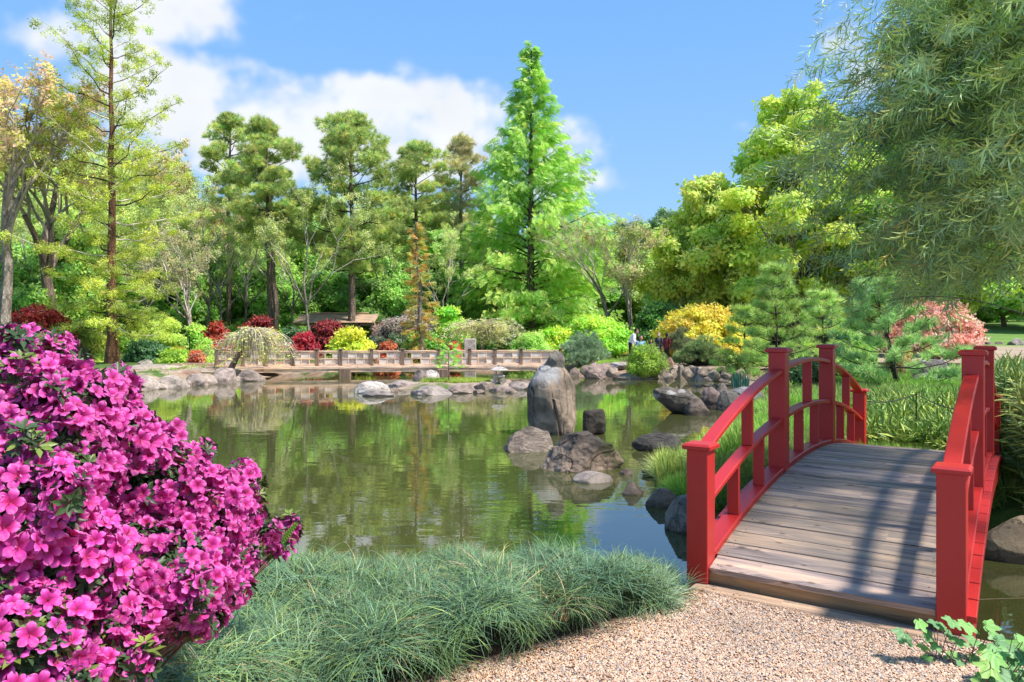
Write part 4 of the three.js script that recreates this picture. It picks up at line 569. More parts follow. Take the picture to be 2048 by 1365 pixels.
broadTree({ label: 'large spreading yellow-green tree with pale limbs behind the red bridge', x: gx(1590, 47), d: 47, h: H(1590, 180, 47), R: 6.4, h0: 2.6, seed: 71, rr: [0.25, 1.08], clumps: 140, cr: 0.16, n: 11500, size: 0.36, tr: 0.36, bark: M.bark, limb: M.barkPale, geo: sprig.small, flat: 0.42, stray: 0.4, strayR: 0.7, env: (u) => (u < 0.45 ? lerp(0.9, 1.0, u / 0.45) : lerp(1.0, 0.22, ((u - 0.45) / 0.55) ** 1.1)), col: [0.29, 0.36, 0.045], col2: [0.20, 0.29, 0.035], mix: 0.4, inner: 0.1 });
broadTree({ label: 'yellow-green tree left of the large spreading tree, lower and nearer the sky gap', x: gx(1425, 50), d: 50, h: H(1425, 350, 50), R: 4.6, h0: 2.8, seed: 73, rr: [0.3, 1.05], clumps: 90, cr: 0.19, n: 6800, size: 0.38, geo: sprig.small, limb: M.barkPale, flat: 0.45, stray: 0.4, strayR: 0.7, col: [0.28, 0.35, 0.05], col2: [0.34, 0.33, 0.07], mix: 0.3, inner: 0.1 });
broadTree({ label: 'green tree rising behind the bamboo at the upper right', x: gx(1850, 46), d: 46, h: H(1850, 190, 46), R: 6.8, h0: 3, seed: 79, clumps: 90, cr: 0.22, n: 10000, size: 0.36, col: [0.20, 0.33, 0.035], col2: [0.14, 0.24, 0.03], flat: 0.55 });
// the wood behind: single trees, each kind built once and cloned
const woodSpots = [
  [400, 400, 74, 85, 4], [500, 410, 80, 90, 4], [580, 400, 76, 80, 4], [650, 390, 82, 85, 4], [745, 410, 78, 80, 4], [800, 385, 84, 85, 4], [880, 400, 78, 80, 4], [950, 420, 84, 85, 4], [340, 330, 78, 95, 4], [250, 290, 80, 100, 4], [180, 300, 74, 95, 4], [1150, 470, 80, 90, 4], [1290, 455, 88, 80, 4], [60, 300, 72, 110, 1], [-20, 260, 66, 110, 1], [230, 330, 70, 110, 1], [320, 350, 66, 90, 1], [130, 420, 46, 80, 0], [20, 520, 42, 90, 2],
  // px, top, d, half width px, kind
  [20, 470, 50, 120, 0], [95, 380, 60, 110, 1], [170, 470, 52, 100, 0], [250, 430, 64, 120, 1], [330, 500, 56, 95, 2], [300, 410, 78, 120, 3], [420, 440, 70, 100, 1], [480, 470, 66, 95, 0], [520, 520, 60, 80, 2], [600, 480, 68, 95, 0], [560, 560, 60, 60, 2], [640, 430, 76, 110, 0], [660, 540, 62, 75, 2], [740, 500, 66, 90, 0], [780, 470, 74, 95, 1], [790, 550, 56, 70, 2], [870, 460, 72, 95, 0], [900, 540, 60, 80, 0], [960, 480, 70, 95, 2], [980, 560, 58, 70, 0], [1130, 520, 66, 90, 0], [1180, 540, 70, 85, 2], [1195, 450, 86, 80, 3], [1255, 440, 92, 75, 3], [1235, 500, 74, 90, 1], [1310, 490, 70, 95, 1], [1340, 420, 84, 90, 3], [1365, 500, 62, 80, 1], [1480, 480, 66, 100, 1], [1560, 430, 74, 120, 0], [1680, 420, 70, 120, 1], [1790, 470, 66, 110, 0], [1900, 420, 96, 120, 0], [2010, 440, 88, 120, 1], [-60, 400, 58, 130, 1], [2110, 400, 80, 130, 0], [545, 440, 84, 100, 3], [700, 440, 86, 100, 3], [150, 350, 80, 120, 1], [40, 330, 76, 120, 0], [1030, 500, 80, 100, 0], [1960, 560, 100, 60, 2], [1740, 540, 72, 80, 0], [1600, 540, 64, 80, 2],
];
const woodKinds = [
  { label: 'bright green young-leaved tree in the wood behind the pond', group: 'bright green trees of the wood', col: [0.21, 0.315, 0.065], col2: [0.15, 0.245, 0.05], geo: sprig.broad, h: 11, R: 4.2, clumps: 56, cr: 0.25, n: 4600, size: 0.38, stray: 0.3, strayR: 0.6 },
  { label: 'yellow-green spring tree in the wood behind the pond', group: 'yellow-green trees of the wood', col: [0.26, 0.32, 0.085], col2: [0.21, 0.275, 0.07], geo: sprig.fine, h: 11, R: 4.0, clumps: 56, cr: 0.25, n: 4200, size: 0.40, stray: 0.35, strayR: 0.7, limb: M.barkPale },
  { label: 'low leafy green tree filling the foot of the wood', group: 'low trees at the foot of the wood', col: [0.15, 0.26, 0.045], col2: [0.10, 0.18, 0.035], geo: sprig.broad, h: 8, R: 3.8, clumps: 30, n: 3600, size: 0.42, h0: 0.9 },
  { label: 'dark green distant tree on the skyline of the wood', group: 'dark distant trees on the skyline', col: [0.075, 0.14, 0.045], col2: [0.10, 0.15, 0.04], geo: sprig.fine, h: 13, R: 4.4, clumps: 34, n: 3400, size: 0.5 },
  { label: 'pale airy spring tree in the wood behind the pond', group: 'pale airy trees of the wood', col: [0.27, 0.31, 0.11], col2: [0.24, 0.29, 0.08], geo: sprig.fine, h: 13, R: 3.8, clumps: 70, cr: 0.2, n: 2500, size: 0.36, limb: M.barkPale, stray: 0.5, strayR: 0.9, h0: 3 },
];
const SLIM = (px) => ({ 410: 'the bare twiggy small tree', 438: 'the leftmost pine, left side', 487: 'the leftmost pine, right side', 622: 'the crimson maple', 580: 'the dark glossy shrub', 760: 'the dome-shaped rust maple', 890: 'the pale-trunked pine', 160: 'the olive conifer', 300: 'the rounded yellow-green shrub', 60: 'the far left red maple', 1140: 'the pointed conifer, right side', 985: 'the bare umbrella-shaped tree' })[px];
let slim = null, slimS;
[[410, 330, 52, 0], [438, 380, 50, 1], [487, 360, 56, 2], [622, 330, 48, 3], [580, 400, 58, 0], [760, 380, 60, 2], [890, 430, 52, 1], [160, 330, 50, 2], [300, 340, 48, 0], [60, 360, 46, 3], [1140, 470, 60, 1], [985, 440, 66, 3]].forEach(([px, top, d, k]) => { const x = gx(px, d), hh = H(px, top, d); const t = slim ? copyOf(slim, 'slim_tree') : (slim = budTree({ name: 'slim_tree', label: 'x', x, d, h: 10, seed: 91, tr: 0.11, bole: 0.5, forks: 4, levels: 4, buds: 5, spread: 0.75, size: 0.3, geo: sprig.fine, col: [0.25, 0.30, 0.08], col2: [0.22, 0.25, 0.09], bark: M.barkPale, twig: M.twigPale })); t.position.set(x, landH(x, d) - 0.05, -d); t.scale.setScalar((slimS ??= slim.scale.x) * hh / 10); t.rotation.y = k * 1.5 + px; t.userData.label = `slim pale-trunked tree in young leaf, the one near ${SLIM(px)}`; t.userData.group = 'slim trees before the wood'; });
const marks = [[12, 'the left edge budding tree'], [118, 'the upright-boughed budding tree'], [223, 'the slender conifer'], [310, 'the rounded shrub'], [392, 'the ivy-dark budding tree'], [458, 'the leftmost pine'], [543, 'the twin-trunked pine'], [620, 'the pavilion'], [703, 'the broadest pine'], [790, 'the white rhododendron'], [840, 'the orange-tinged conifer'], [923, 'the pale-trunked pine'], [985, 'the bare weeping tree'], [1062, 'the pointed conifer'], [1180, 'the layered green maple'], [1240, 'the bare pale-trunked trees'], [1312, 'the visitors'], [1390, 'the golden maple'], [1480, 'the garden pines'], [1560, 'the tall red post'], [1660, 'the arched red rail'], [1760, 'the leaning pine'], [1868, 'the salmon maple'], [1960, 'the right red posts'], [2050, 'the bamboo']];
const woodProto = {};
woodSpots.forEach(([px, top, d, hw, kind], k) => {
  const K = woodKinds[kind], x = gx(px, d), vi = kind * 2 + (k % 2), h = H(px, top, d), s = h / K.h, y = landH(x, d) - 0.05;
  let t = woodProto[vi]; if (t) t = copyOf(t, 'woodland_tree'); else t = woodProto[vi] = broadTree({ ...K, name: 'woodland_tree', x, d, seed: 300 + vi * 11, h0: K.h0 ?? K.h * 0.16, env: (u) => Math.sin(Math.PI * Math.pow(u * 0.86 + 0.1, 0.8)) ** 0.55 });
  const wx = hw * d / F / K.R; t.userData.label = K.label.replace('behind the pond', '').replace('of the wood', '').replace(' in the wood', '').trim() + (d > 72 ? ', far behind ' : ', behind ') + marks.reduce((a, m) => Math.abs(m[0] - px) < Math.abs(a[0] - px) ? m : a)[1]; t.userData.group = K.group;
  t.position.set(x, y, -d); t.scale.set(wx, s, wx); t.rotation.y = k * 1.7;
});
// a far belt of woodland closing the view, reads as one mass
{
  const rows = [], r = rng(900), clumps = []; for (let k = 0; k < 260; k++) { const d = 105 + r() * 25, px = -500 + r() * 3100, x = gx(px, d), y = landH(x, d), hh = (px > 1150 && px < 1450 ? 9 : 11.5) * (0.75 + 0.5 * r()); for (let q = 0; q < 3; q++) clumps.push([V(x + (r() - 0.5) * 4, y + hh * (0.25 + 0.3 * q), -d + (r() - 0.5) * 3), V(3.2, 2.3, 3), 0.8 + 0.4 * r()]); }
  const im = crown(null, 'distant_wood', sprig.broad, M.leaf, clumps, { seed: 8, n: 22000, size: 0.75, col: [0.11, 0.20, 0.045], col2: [0.17, 0.24, 0.05], mix: 0.4 }); tag(im, 'far belt of mixed green woodland seen between the trunks', 'wood', null, 'stuff');
}
// undergrowth along the foot of the wood
{
  const r = rng(901), clumps = []; for (let k = 0; k < 330; k++) { const d = 50 + r() * 16, px = -150 + r() * 1560, x = gx(px, d); if (px > 575 && px < 790 && d < 56) continue; clumps.push([V(x, landH(x, d) + 0.2 + r() * 0.9, -d), V(0.9 + r() * 0.7, 0.55 + r() * 0.4, 0.9), 0.7 + 0.6 * r()]); }
  tag(crown(null, 'undergrowth', sprig.broad, M.leaf, clumps, { seed: 18, n: 9000, size: 0.34, col: [0.13, 0.24, 0.035], col2: [0.20, 0.27, 0.04], mix: 0.4 }), 'mixed green undergrowth at the foot of the wood', 'undergrowth', null, 'stuff');
}
// ------------------------------------------------------------------ maples and shrubs along the far bank
const RED = [0.20, 0.018, 0.018], CRIM = [0.135, 0.012, 0.016], RUST = [0.23, 0.042, 0.016], LIME = [0.36, 0.48, 0.03], FRESH = [0.22, 0.45, 0.03];
const maple = (o) => shrub({ cat: 'maple', name: 'maple', geo: sprig.broad, flat: 0.42, size: 0.24, ...o });
maple({ label: 'red maple at the far left above the azalea', px: 72, d: 36, top: 603, w: 130, col: RED, col2: [0.26, 0.07, 0.03], n: 1500, clumps: 22, h: 3, bark: M.barkPale, tr: 0.07, skirt: 0.35 });
maple({ label: 'small red maple left of the weeping tree', px: 432, d: 41, top: 645, w: 52, col: RUST, col2: RED, n: 600 });
maple({ label: 'bright red maple behind the weeping tree by the twin-trunked pine', px: 518, d: 44, top: 628, w: 76, col: RED, col2: CRIM, n: 900 });
maple({ label: 'small crimson maple left of the chartreuse maple', px: 607, d: 41, top: 664, w: 52, col: [0.22, 0.012, 0.026], col2: RED, n: 600 });
maple({ label: 'dark red maple with bare stems behind the chartreuse maple', px: 660, d: 47, top: 640, w: 78, col: CRIM, col2: [0.2, 0.02, 0.02], n: 700, skirt: 0.3 });
maple({ label: 'chartreuse yellow-green maple behind the wooden railing', px: 703, d: 40, top: 652, w: 92, col: LIME, col2: [0.30, 0.44, 0.03], n: 1500, clumps: 22 });
maple({ label: 'dome-shaped rust-red maple right of the chartreuse maple', px: 769, d: 45, top: 646, w: 50, col: RUST, col2: RED, n: 600, dome: 1.0, skirt: 0.2 });
maple({ label: 'low orange laceleaf maple at the wooden railing', px: 772, d: 37.5, top: 684, w: 46, col: [0.30, 0.085, 0.02], col2: RUST, n: 500 });
maple({ label: 'tiny orange-red maple at the foot of the bare weeping tree', px: 908, d: 41, top: 683, w: 24, col: [0.32, 0.08, 0.025], n: 220, size: 0.2, clumps: 7 });
maple({ label: 'tiny red laceleaf maple low on the left bank', px: 357, d: 37, top: 694, w: 30, col: [0.40, 0.06, 0.05], n: 240, size: 0.18, clumps: 7 });
maple({ label: 'brown-red low bush beside the left end of the wooden bridge', px: 393, d: 35.5, top: 702, w: 24, col: [0.38, 0.12, 0.06], n: 160, size: 0.18, clumps: 6 });
maple({ label: 'bright green maple with layered branches right of the orange-tinged conifer', px: 895, d: 46, top: 605, w: 95, col: FRESH, col2: [0.15, 0.34, 0.03], n: 1700, clumps: 24 });
maple({ label: 'dark green maple under the orange-tinged conifer', px: 850, d: 42, top: 665, w: 86, col: [0.16, 0.34, 0.03], col2: [0.06, 0.16, 0.02], mix: 0.5, n: 1100 });
maple({ label: 'layered fresh green maple left of the visitors', px: 1190, d: 42, top: 626, w: 150, col: FRESH, col2: [0.28, 0.46, 0.04], n: 2600, clumps: 30, skirt: 0.5 });
maple({ label: 'small fresh green maple between the willow-like shrub and the grey-green shrub', px: 1112, d: 41, top: 655, w: 70, col: [0.26, 0.46, 0.03], n: 900 });
maple({ label: 'golden yellow maple behind the flat-topped garden pine', px: 1402, d: 39.5, top: 594, w: 178, col: [0.38, 0.32, 0.03], col2: [0.38, 0.27, 0.03], mix: 0.25, n: 3200, clumps: 36, skirt: 0.7, bark: M.bark });
maple({ label: 'dark green tree between the fresh green maple and the golden maple', px: 1312, d: 45, top: 594, w: 92, col: [0.07, 0.17, 0.025], col2: [0.04, 0.10, 0.02], n: 1700, clumps: 24, cat: 'tree', name: 'broadleaf_tree' });
maple({ label: 'salmon pink maple with pale spreading trunks on the open ground at right', px: 1868, d: 34, top: 592, w: 200, base: 722, col: [0.36, 0.15, 0.115], col2: [0.38, 0.24, 0.18], mix: 0.45, n: 3300, clumps: 34, dome: 0.98, skirt: 0.42, bark: M.barkPale, tr: 0.12, stems: 4, size: 0.22 });
const sh = (label, px, d, top, w, col, o = {}) => shrub({ label, px, d, top, w, col, ...o });
sh('round clipped yellow-green bush on the far shore', 1293, 31, 694, 78, [0.17, 0.24, 0.02], { geo: sprig.dense, n: 1700, size: 0.16, clumps: 26, flat: 0.85, cr: 0.4, base: 742, name: 'clipped_bush', cat: 'bush', col2: [0.10, 0.16, 0.02], skirt: 0.8 });
sh('white flowering rhododendron behind the visitors', 1296, 47, 652, 56, [0.09, 0.13, 0.04], { n: 500, size: 0.2, flowers: { n: 260, size: 0.13, col: [0.75, 0.75, 0.68] }, name: 'rhododendron', skirt: 0.8 });
sh('white flowering rhododendron right of the lavender one behind the railing', 793, 42, 658, 48, [0.10, 0.16, 0.05], { n: 450, size: 0.2, flowers: { n: 210, size: 0.13, col: [0.72, 0.68, 0.62] }, name: 'rhododendron', skirt: 0.8 });
sh('pale lavender rhododendron right of the chartreuse maple', 756, 41.5, 663, 42, [0.12, 0.14, 0.07], { n: 300, size: 0.2, flowers: { n: 240, size: 0.14, col: [0.66, 0.46, 0.60] }, name: 'rhododendron', skirt: 0.8 });
sh('grey-green spreading garden pine with visible stems at the right end of the wooden bridge', 1166, 37, 663, 100, [0.125, 0.18, 0.10], { geo: sprig.needles, mat: M.needle, n: 1300, size: 0.2, clumps: 20, skirt: 0.35, flat: 0.45, tr: 0.07, name: 'garden_pine', cat: 'pine', stems: 5 });
sh('flat-topped dark green garden pine with cloud-like pads', 1404, 33, 668, 120, [0.10, 0.145, 0.05], { geo: sprig.needles, mat: M.needle, n: 1700, size: 0.17, clumps: 24, cr: 0.24, skirt: 0.42, flat: 0.4, tr: 0.12, stems: 2, base: 736, name: 'garden_pine', cat: 'pine', col2: [0.13, 0.17, 0.05], bark: M.barkDark });
sh('small dark pine top rising before the golden maple', 1362, 37, 650, 50, [0.10, 0.115, 0.05], { geo: sprig.needles, mat: M.needle, n: 420, size: 0.22, clumps: 9, flat: 0.4, skirt: 0.4, name: 'garden_pine', cat: 'pine' });
sh('small dark green bush left of the red bridge', 1472, 29.5, 706, 44, [0.12, 0.17, 0.03], { n: 420, size: 0.17, clumps: 9, base: 740, name: 'bush', cat: 'bush' });
sh('rounded light green bush just left of the first tall red post', 1512, 32, 697, 56, [0.17, 0.29, 0.06], { geo: sprig.dense, n: 900, size: 0.17, clumps: 14, flat: 0.8, base: 730, name: 'bush', cat: 'bush', skirt: 0.8 });
sh('dark green bush behind the arched rail of the red bridge', 1620, 22, 716, 90, [0.06, 0.11, 0.03], { n: 800, size: 0.16, clumps: 16, base: 752, name: 'bush', cat: 'bush', skirt: 0.8 });
sh('leafy green azalea bush beyond the tall red posts', 1715, 24, 706, 84, [0.12, 0.20, 0.035], { n: 900, size: 0.15, clumps: 16, base: 752, name: 'bush', cat: 'bush', skirt: 0.8 });
sh('olive and reddish feathery bush beside the meadow boulder', 1800, 25.5, 694, 66, [0.18, 0.19, 0.05], { geo: sprig.fine, n: 800, size: 0.18, clumps: 14, base: 756, name: 'bush', cat: 'bush', col2: [0.32, 0.15, 0.06], mix: 0.35, skirt: 0.8 });
sh('light green fuzzy conifer bush behind the second tall red post', 1700, 30, 660, 110, [0.22, 0.32, 0.09], { geo: sprig.needles, mat: M.needle, n: 1100, size: 0.26, clumps: 20, base: 740, name: 'bush', cat: 'bush', skirt: 0.8 });
sh('willow-like light green shrub right of the bare weeping tree', 1062, 40, 648, 90, [0.22, 0.36, 0.06], { geo: sprig.fine, n: 1400, size: 0.24, clumps: 20, upw: 1.2, skirt: 0.8 });
sh('olive green bushy conifer left of the slender conifer trunk', 172, 38, 625, 110, [0.20, 0.24, 0.035], { geo: sprig.fine, n: 1800, size: 0.28, clumps: 24, base: 735, skirt: 0.9, col2: [0.12, 0.17, 0.03] });
sh('rounded yellow-green shrub right of the slender conifer trunk', 316, 40, 625, 84, [0.23, 0.31, 0.05], { geo: sprig.fine, n: 1500, size: 0.26, clumps: 20, base: 690, skirt: 0.8 });
sh('wide dark leafy shrub on the left bank above the stones', 300, 37.5, 676, 95, [0.055, 0.125, 0.05], { n: 1100, size: 0.2, clumps: 18, base: 727, skirt: 0.9 });
sh('low bright green shrub at the left bank near the wooden bridge', 352, 36.5, 694, 70, [0.20, 0.30, 0.03], { n: 800, size: 0.2, clumps: 14, base: 734, skirt: 0.9 });
sh('light green shrub behind the left end of the wooden bridge', 408, 36.5, 676, 64, [0.22, 0.33, 0.05], { geo: sprig.fine, n: 700, size: 0.22, clumps: 14, base: 738, skirt: 0.9 });
sh('fresh green shrub left of the small red maple', 398, 44, 642, 60, [0.20, 0.36, 0.05], { n: 700, size: 0.26, clumps: 12, skirt: 0.9 });
sh('bright green shrub between the two red maples behind the weeping tree', 470, 43, 650, 56, [0.22, 0.40, 0.04], { n: 600, size: 0.26, clumps: 12, skirt: 0.9 });
sh('dark glossy shrub between crimson maple and pavilion', 575, 46, 652, 90, [0.045, 0.10, 0.03], { n: 900, size: 0.26, clumps: 14, skirt: 0.9 });
sh('low light green ground shrub at the left foot of the slender conifer', 200, 36.8, 708, 60, [0.24, 0.38, 0.05], { n: 500, size: 0.2, clumps: 10, base: 732, skirt: 0.9 });
sh('little dark yew at the water left of the slender conifer', 168, 33.5, 712, 30, [0.035, 0.06, 0.03], { n: 320, size: 0.16, clumps: 8, base: 748, skirt: 0.9 });
sh('grey-green broad shrub behind the golden maple', 1372, 50, 572, 130, [0.22, 0.30, 0.13], { geo: sprig.fine, n: 1700, size: 0.34, clumps: 22, skirt: 0.9 });
sh('yellow flowering shrub behind the grey-green shrub', 1390, 55, 540, 120, [0.36, 0.34, 0.05], { geo: sprig.fine, n: 1200, size: 0.34, clumps: 18, skirt: 0.9 });
sh('olive bush behind the visitors on the right', 1345, 45, 676, 56, [0.10, 0.17, 0.04], { n: 500, size: 0.22, clumps: 10, skirt: 0.9 });
sh('tall yellowish reeds left of the visitors', 1232, 44, 680, 50, [0.36, 0.33, 0.08], { geo: sprig.tuft, n: 160, size: 0.5, clumps: 9, upw: 2.5, skirt: 0.9, name: 'reeds', cat: 'reeds' });
// weeping trees: bent boughs with hanging switches
function weeping(o) {
  const d = o.d, k = d / F, r = rng(o.seed), x = gx(o.px, d), y0 = py2h(o.base, d), T = thing('weeping_tree', o.label, 'weeping tree', x, y0, d), b = new MB(), f = new MB(), rows = [];
  b.tube(bent(V(0, -0.15, 0), V(o.fork[0] * k, o.fork[1] * k, 0), 0, 5, r, 0.04), taper(5, o.tr, o.tr * 0.6), 8); b.build('trunk', o.bark, T);
  const s = V(o.fork[0] * k, o.fork[1] * k, 0);
  for (const [ax, ay, n] of o.arms) {
    const e = V(ax * k, ay * k, (r() - 0.5) * 30 * k), arm = bent(s, e, -Math.abs(ax - o.fork[0]) * k * 0.16, 6, r, 0.05); f.tube(arm, taper(6, o.tr * 0.5, o.tr * 0.16), 5);
    for (let q = 0; q < n; q++) {
      const t = 0.25 + 0.75 * r(), j = t * 6, j0 = Math.min(5, Math.floor(j)), p = arm[j0].clone().lerp(arm[j0 + 1], j - j0), a = r() * 6.28, reach = (12 + 34 * r()) * k, drop = (0.5 + 0.5 * r()) * Math.min(p.y * 0.95, o.drop * k), pts = []; for (let m = 0; m <= 6; m++) { const v = m / 6; pts.push(p.clone().add(V(Math.cos(a) * reach * Math.sqrt(v) + Math.sign(e.x - s.x) * reach * 0.5 * v, reach * 0.22 * Math.sin(v * 2.6) - drop * v * v, Math.sin(a) * reach * 0.8 * Math.sqrt(v)))); }
      f.tube(pts, taper(6, 0.012, 0.005), 3); for (let m = 2; m <= 6; m++) if (r() < o.leafy) rows.push([pts[m].x, pts[m].y, pts[m].z, r() - 0.5, -1, r() - 0.5, o.size * (0.6 + 0.8 * r()), ...vary(r, r() < 0.6 ? o.col : o.col2)]);
    }
  }
  f.build('hanging_twigs', o.twig, T); scatter('foliage', sprig.small, M.leaf, rows, T, r);
}
weeping({ label: 'pale weeping tree bent over the boulders at the left end of the wooden bridge', px: 455, base: 742, d: 31, seed: 7, tr: 0.14, fork: [42, 74], arms: [[62, 82, 60], [78, 70, 80], [20, 62, 40], [-12, 50, 36], [95, 52, 70], [50, 84, 50], [-25, 30, 14], [60, 40, 40]], drop: 56, bark: M.bark, twig: std({ color: C(0.55, 0.48, 0.36), roughness: 0.9 }), leafy: 0.16, size: 0.13, col: [0.34, 0.42, 0.08], col2: [0.5, 0.45, 0.2] });
weeping({ label: 'umbrella-shaped bare weeping tree behind the middle of the railing', px: 965, base: 700, d: 42, seed: 9, tr: 0.11, fork: [-2, 34], arms: [[-38, 48, 50], [-20, 58, 46], [8, 60, 46], [30, 55, 46], [45, 40, 44], [-48, 36, 36], [20, 46, 30]], drop: 40, bark: M.barkPale, twig: std({ color: C(0.44, 0.38, 0.24), roughness: 0.9 }), leafy: 0.45, size: 0.13, col: [0.34, 0.36, 0.12], col2: [0.40, 0.36, 0.2] });
// young pines with upright tan candles near the red bridge
function youngPine(o) {
  const d = o.d, k = d / F, r = rng(o.seed), x = gx(o.px, d), y0 = landH(x, d), Hh = py2h(o.top, d) - y0, T = thing('young_pine', o.label, 'young pine', x, y0 - 0.03, d), rows = [], cand = [], b = new MB(), f = new MB(), W = o.w * k / 2;
  const tk = bent(V(0, -0.1, 0), V(o.lean ?? 0, Hh, 0), 0, 6, r, 0.03); b.tube(tk, taper(6, o.tr ?? 0.06, 0.015), 7); b.build('trunk', o.bark ?? M.barkDark, T);
  const wh = o.whorls ?? 8; for (let q = 0; q < wh; q++) { const v = (q + 0.6) / wh, j = v * 6, j0 = Math.min(5, Math.floor(j)), s = tk[j0].clone().lerp(tk[j0 + 1], j - j0); for (let m = 0; m < 6; m++) { const a = m * 1.047 + q * 0.6 + r() * 0.5, len = W * (1.05 - 0.85 * v) * (0.7 + 0.5 * r()), e = s.clone().add(V(Math.cos(a) * len, len * (0.12 + 0.5 * v), Math.sin(a) * len)); f.tube(bent(s, e, len * 0.1, 3), taper(3, 0.02, 0.008), 4); for (let g = 0; g < (o.dens ?? 9); g++) { const t = 0.3 + 0.7 * Math.sqrt(r()), p = s.clone().lerp(e, t).add(V((r() - 0.5) * 0.3, (r() - 0.5) * 0.15, (r() - 0.5) * 0.3)); rows.push([p.x, p.y, p.z, Math.cos(a) * 0.6 + (r() - 0.5) * 0.6, 0.6, Math.sin(a) * 0.6 + (r() - 0.5) * 0.6, (o.nl ?? 0.24) * (0.7 + 0.6 * r()), ...vary(r, o.col, 0.3)]); } if (r() < 0.8) cand.push([e.x, e.y, e.z, Math.cos(a) * 0.2, 1, Math.sin(a) * 0.2, 0.13, ...vary(r, [0.62, 0.32, 0.12], 0.2)]); } }
  f.build('limbs', M.barkDark, T); scatter('needles', sprig.needles, M.needle, rows, T, r);
  const cg = new THREE.ConeGeometry(0.16, 1, 5); cg.translate(0, 0.5, 0); scatter('candles', cg, std({ roughness: 0.8 }), cand, T, r); return T;
}
youngPine({ label: 'young pine with upright tan candles left of the first tall red post', px: 1553, d: 26, top: 538, w: 175, seed: 5, col: [0.18, 0.25, 0.06], whorls: 9, dens: 12, nl: 0.27 });
youngPine({ label: 'second young pine with tan candles between golden maple and first tall post', px: 1490, d: 30, top: 620, w: 130, seed: 6, col: [0.20, 0.27, 0.06], whorls: 6, dens: 11, nl: 0.25 });
youngPine({ label: 'leaning bluish pine with a crooked stem behind the second tall red post', px: 1800, d: 21, top: 575, w: 300, seed: 8, col: [0.17, 0.26, 0.09], whorls: 7, dens: 22, nl: 0.25, lean: -0.7, tr: 0.09 });
youngPine({ label: 'loose light green pine behind the gap of the red arched rail', px: 1645, d: 29, top: 590, w: 140, seed: 12, col: [0.24, 0.34, 0.10], whorls: 8, dens: 13, nl: 0.26 });
// sapling on the islet
{
  const d = 26.6, x = gx(898, d), r = rng(15), T = thing('sapling', 'thin feathery green sapling on the islet in front of the wooden bridge', 'sapling', x, -0.22, d), rows = [], b = new MB(), top = py2h(690, d) + 0.22; b.tube(bent(V(0, -0.1, 0), V(-0.03, top, 0), 0, 5, r, 0.015), taper(5, 0.03, 0.008), 6);
  for (let k = 0; k < 24; k++) { const y = lerp(0.35, 1, (k + r()) / 24) * top, a = k * 2.4, l = 0.45 * (1.15 - y / top) + 0.14; b.tube(bent(V(0, y, 0), V(Math.cos(a) * l, y + l * 0.2, Math.sin(a) * l), 0, 2), [0.008, 0.006, 0.003], 3); for (let q = 0; q < 8; q++) { const t = 0.3 + 0.7 * r(); rows.push([Math.cos(a) * l * t, y + l * 0.2 * t, Math.sin(a) * l * t, Math.cos(a) + (r() - 0.5), r() - 0.3, Math.sin(a) + (r() - 0.5), 0.16 * (0.7 + 0.6 * r()), ...vary(r, [0.20, 0.38, 0.06])]); } }
  b.build('trunk', M.bark, T); scatter('foliage', sprig.frond, M.leaf, rows, T, r);
}
// iris clump
{
  const d = 21, x = gx(1480, d), r = rng(16), T = thing('iris_clump', 'clump of dark blue-green upright iris leaves on the right bank', 'iris', x, py2h(776, d), d), b = new MB();
  for (let k = 0; k < 60; k++) { const px = (r() - 0.5) * 0.42, pz = (r() - 0.5) * 0.3, hh = 0.32 + 0.22 * r(); b.rhomb(V(px, -0.05, pz), V(px * 0.5, 1, (r() - 0.5) * 0.2).normalize(), V(r() - 0.5, 0, 1).normalize(), hh, 0.018); }
  b.build('leaves', std({ color: C(0.03, 0.12, 0.075), side: THREE.DoubleSide, roughness: 0.5 }), T);
}
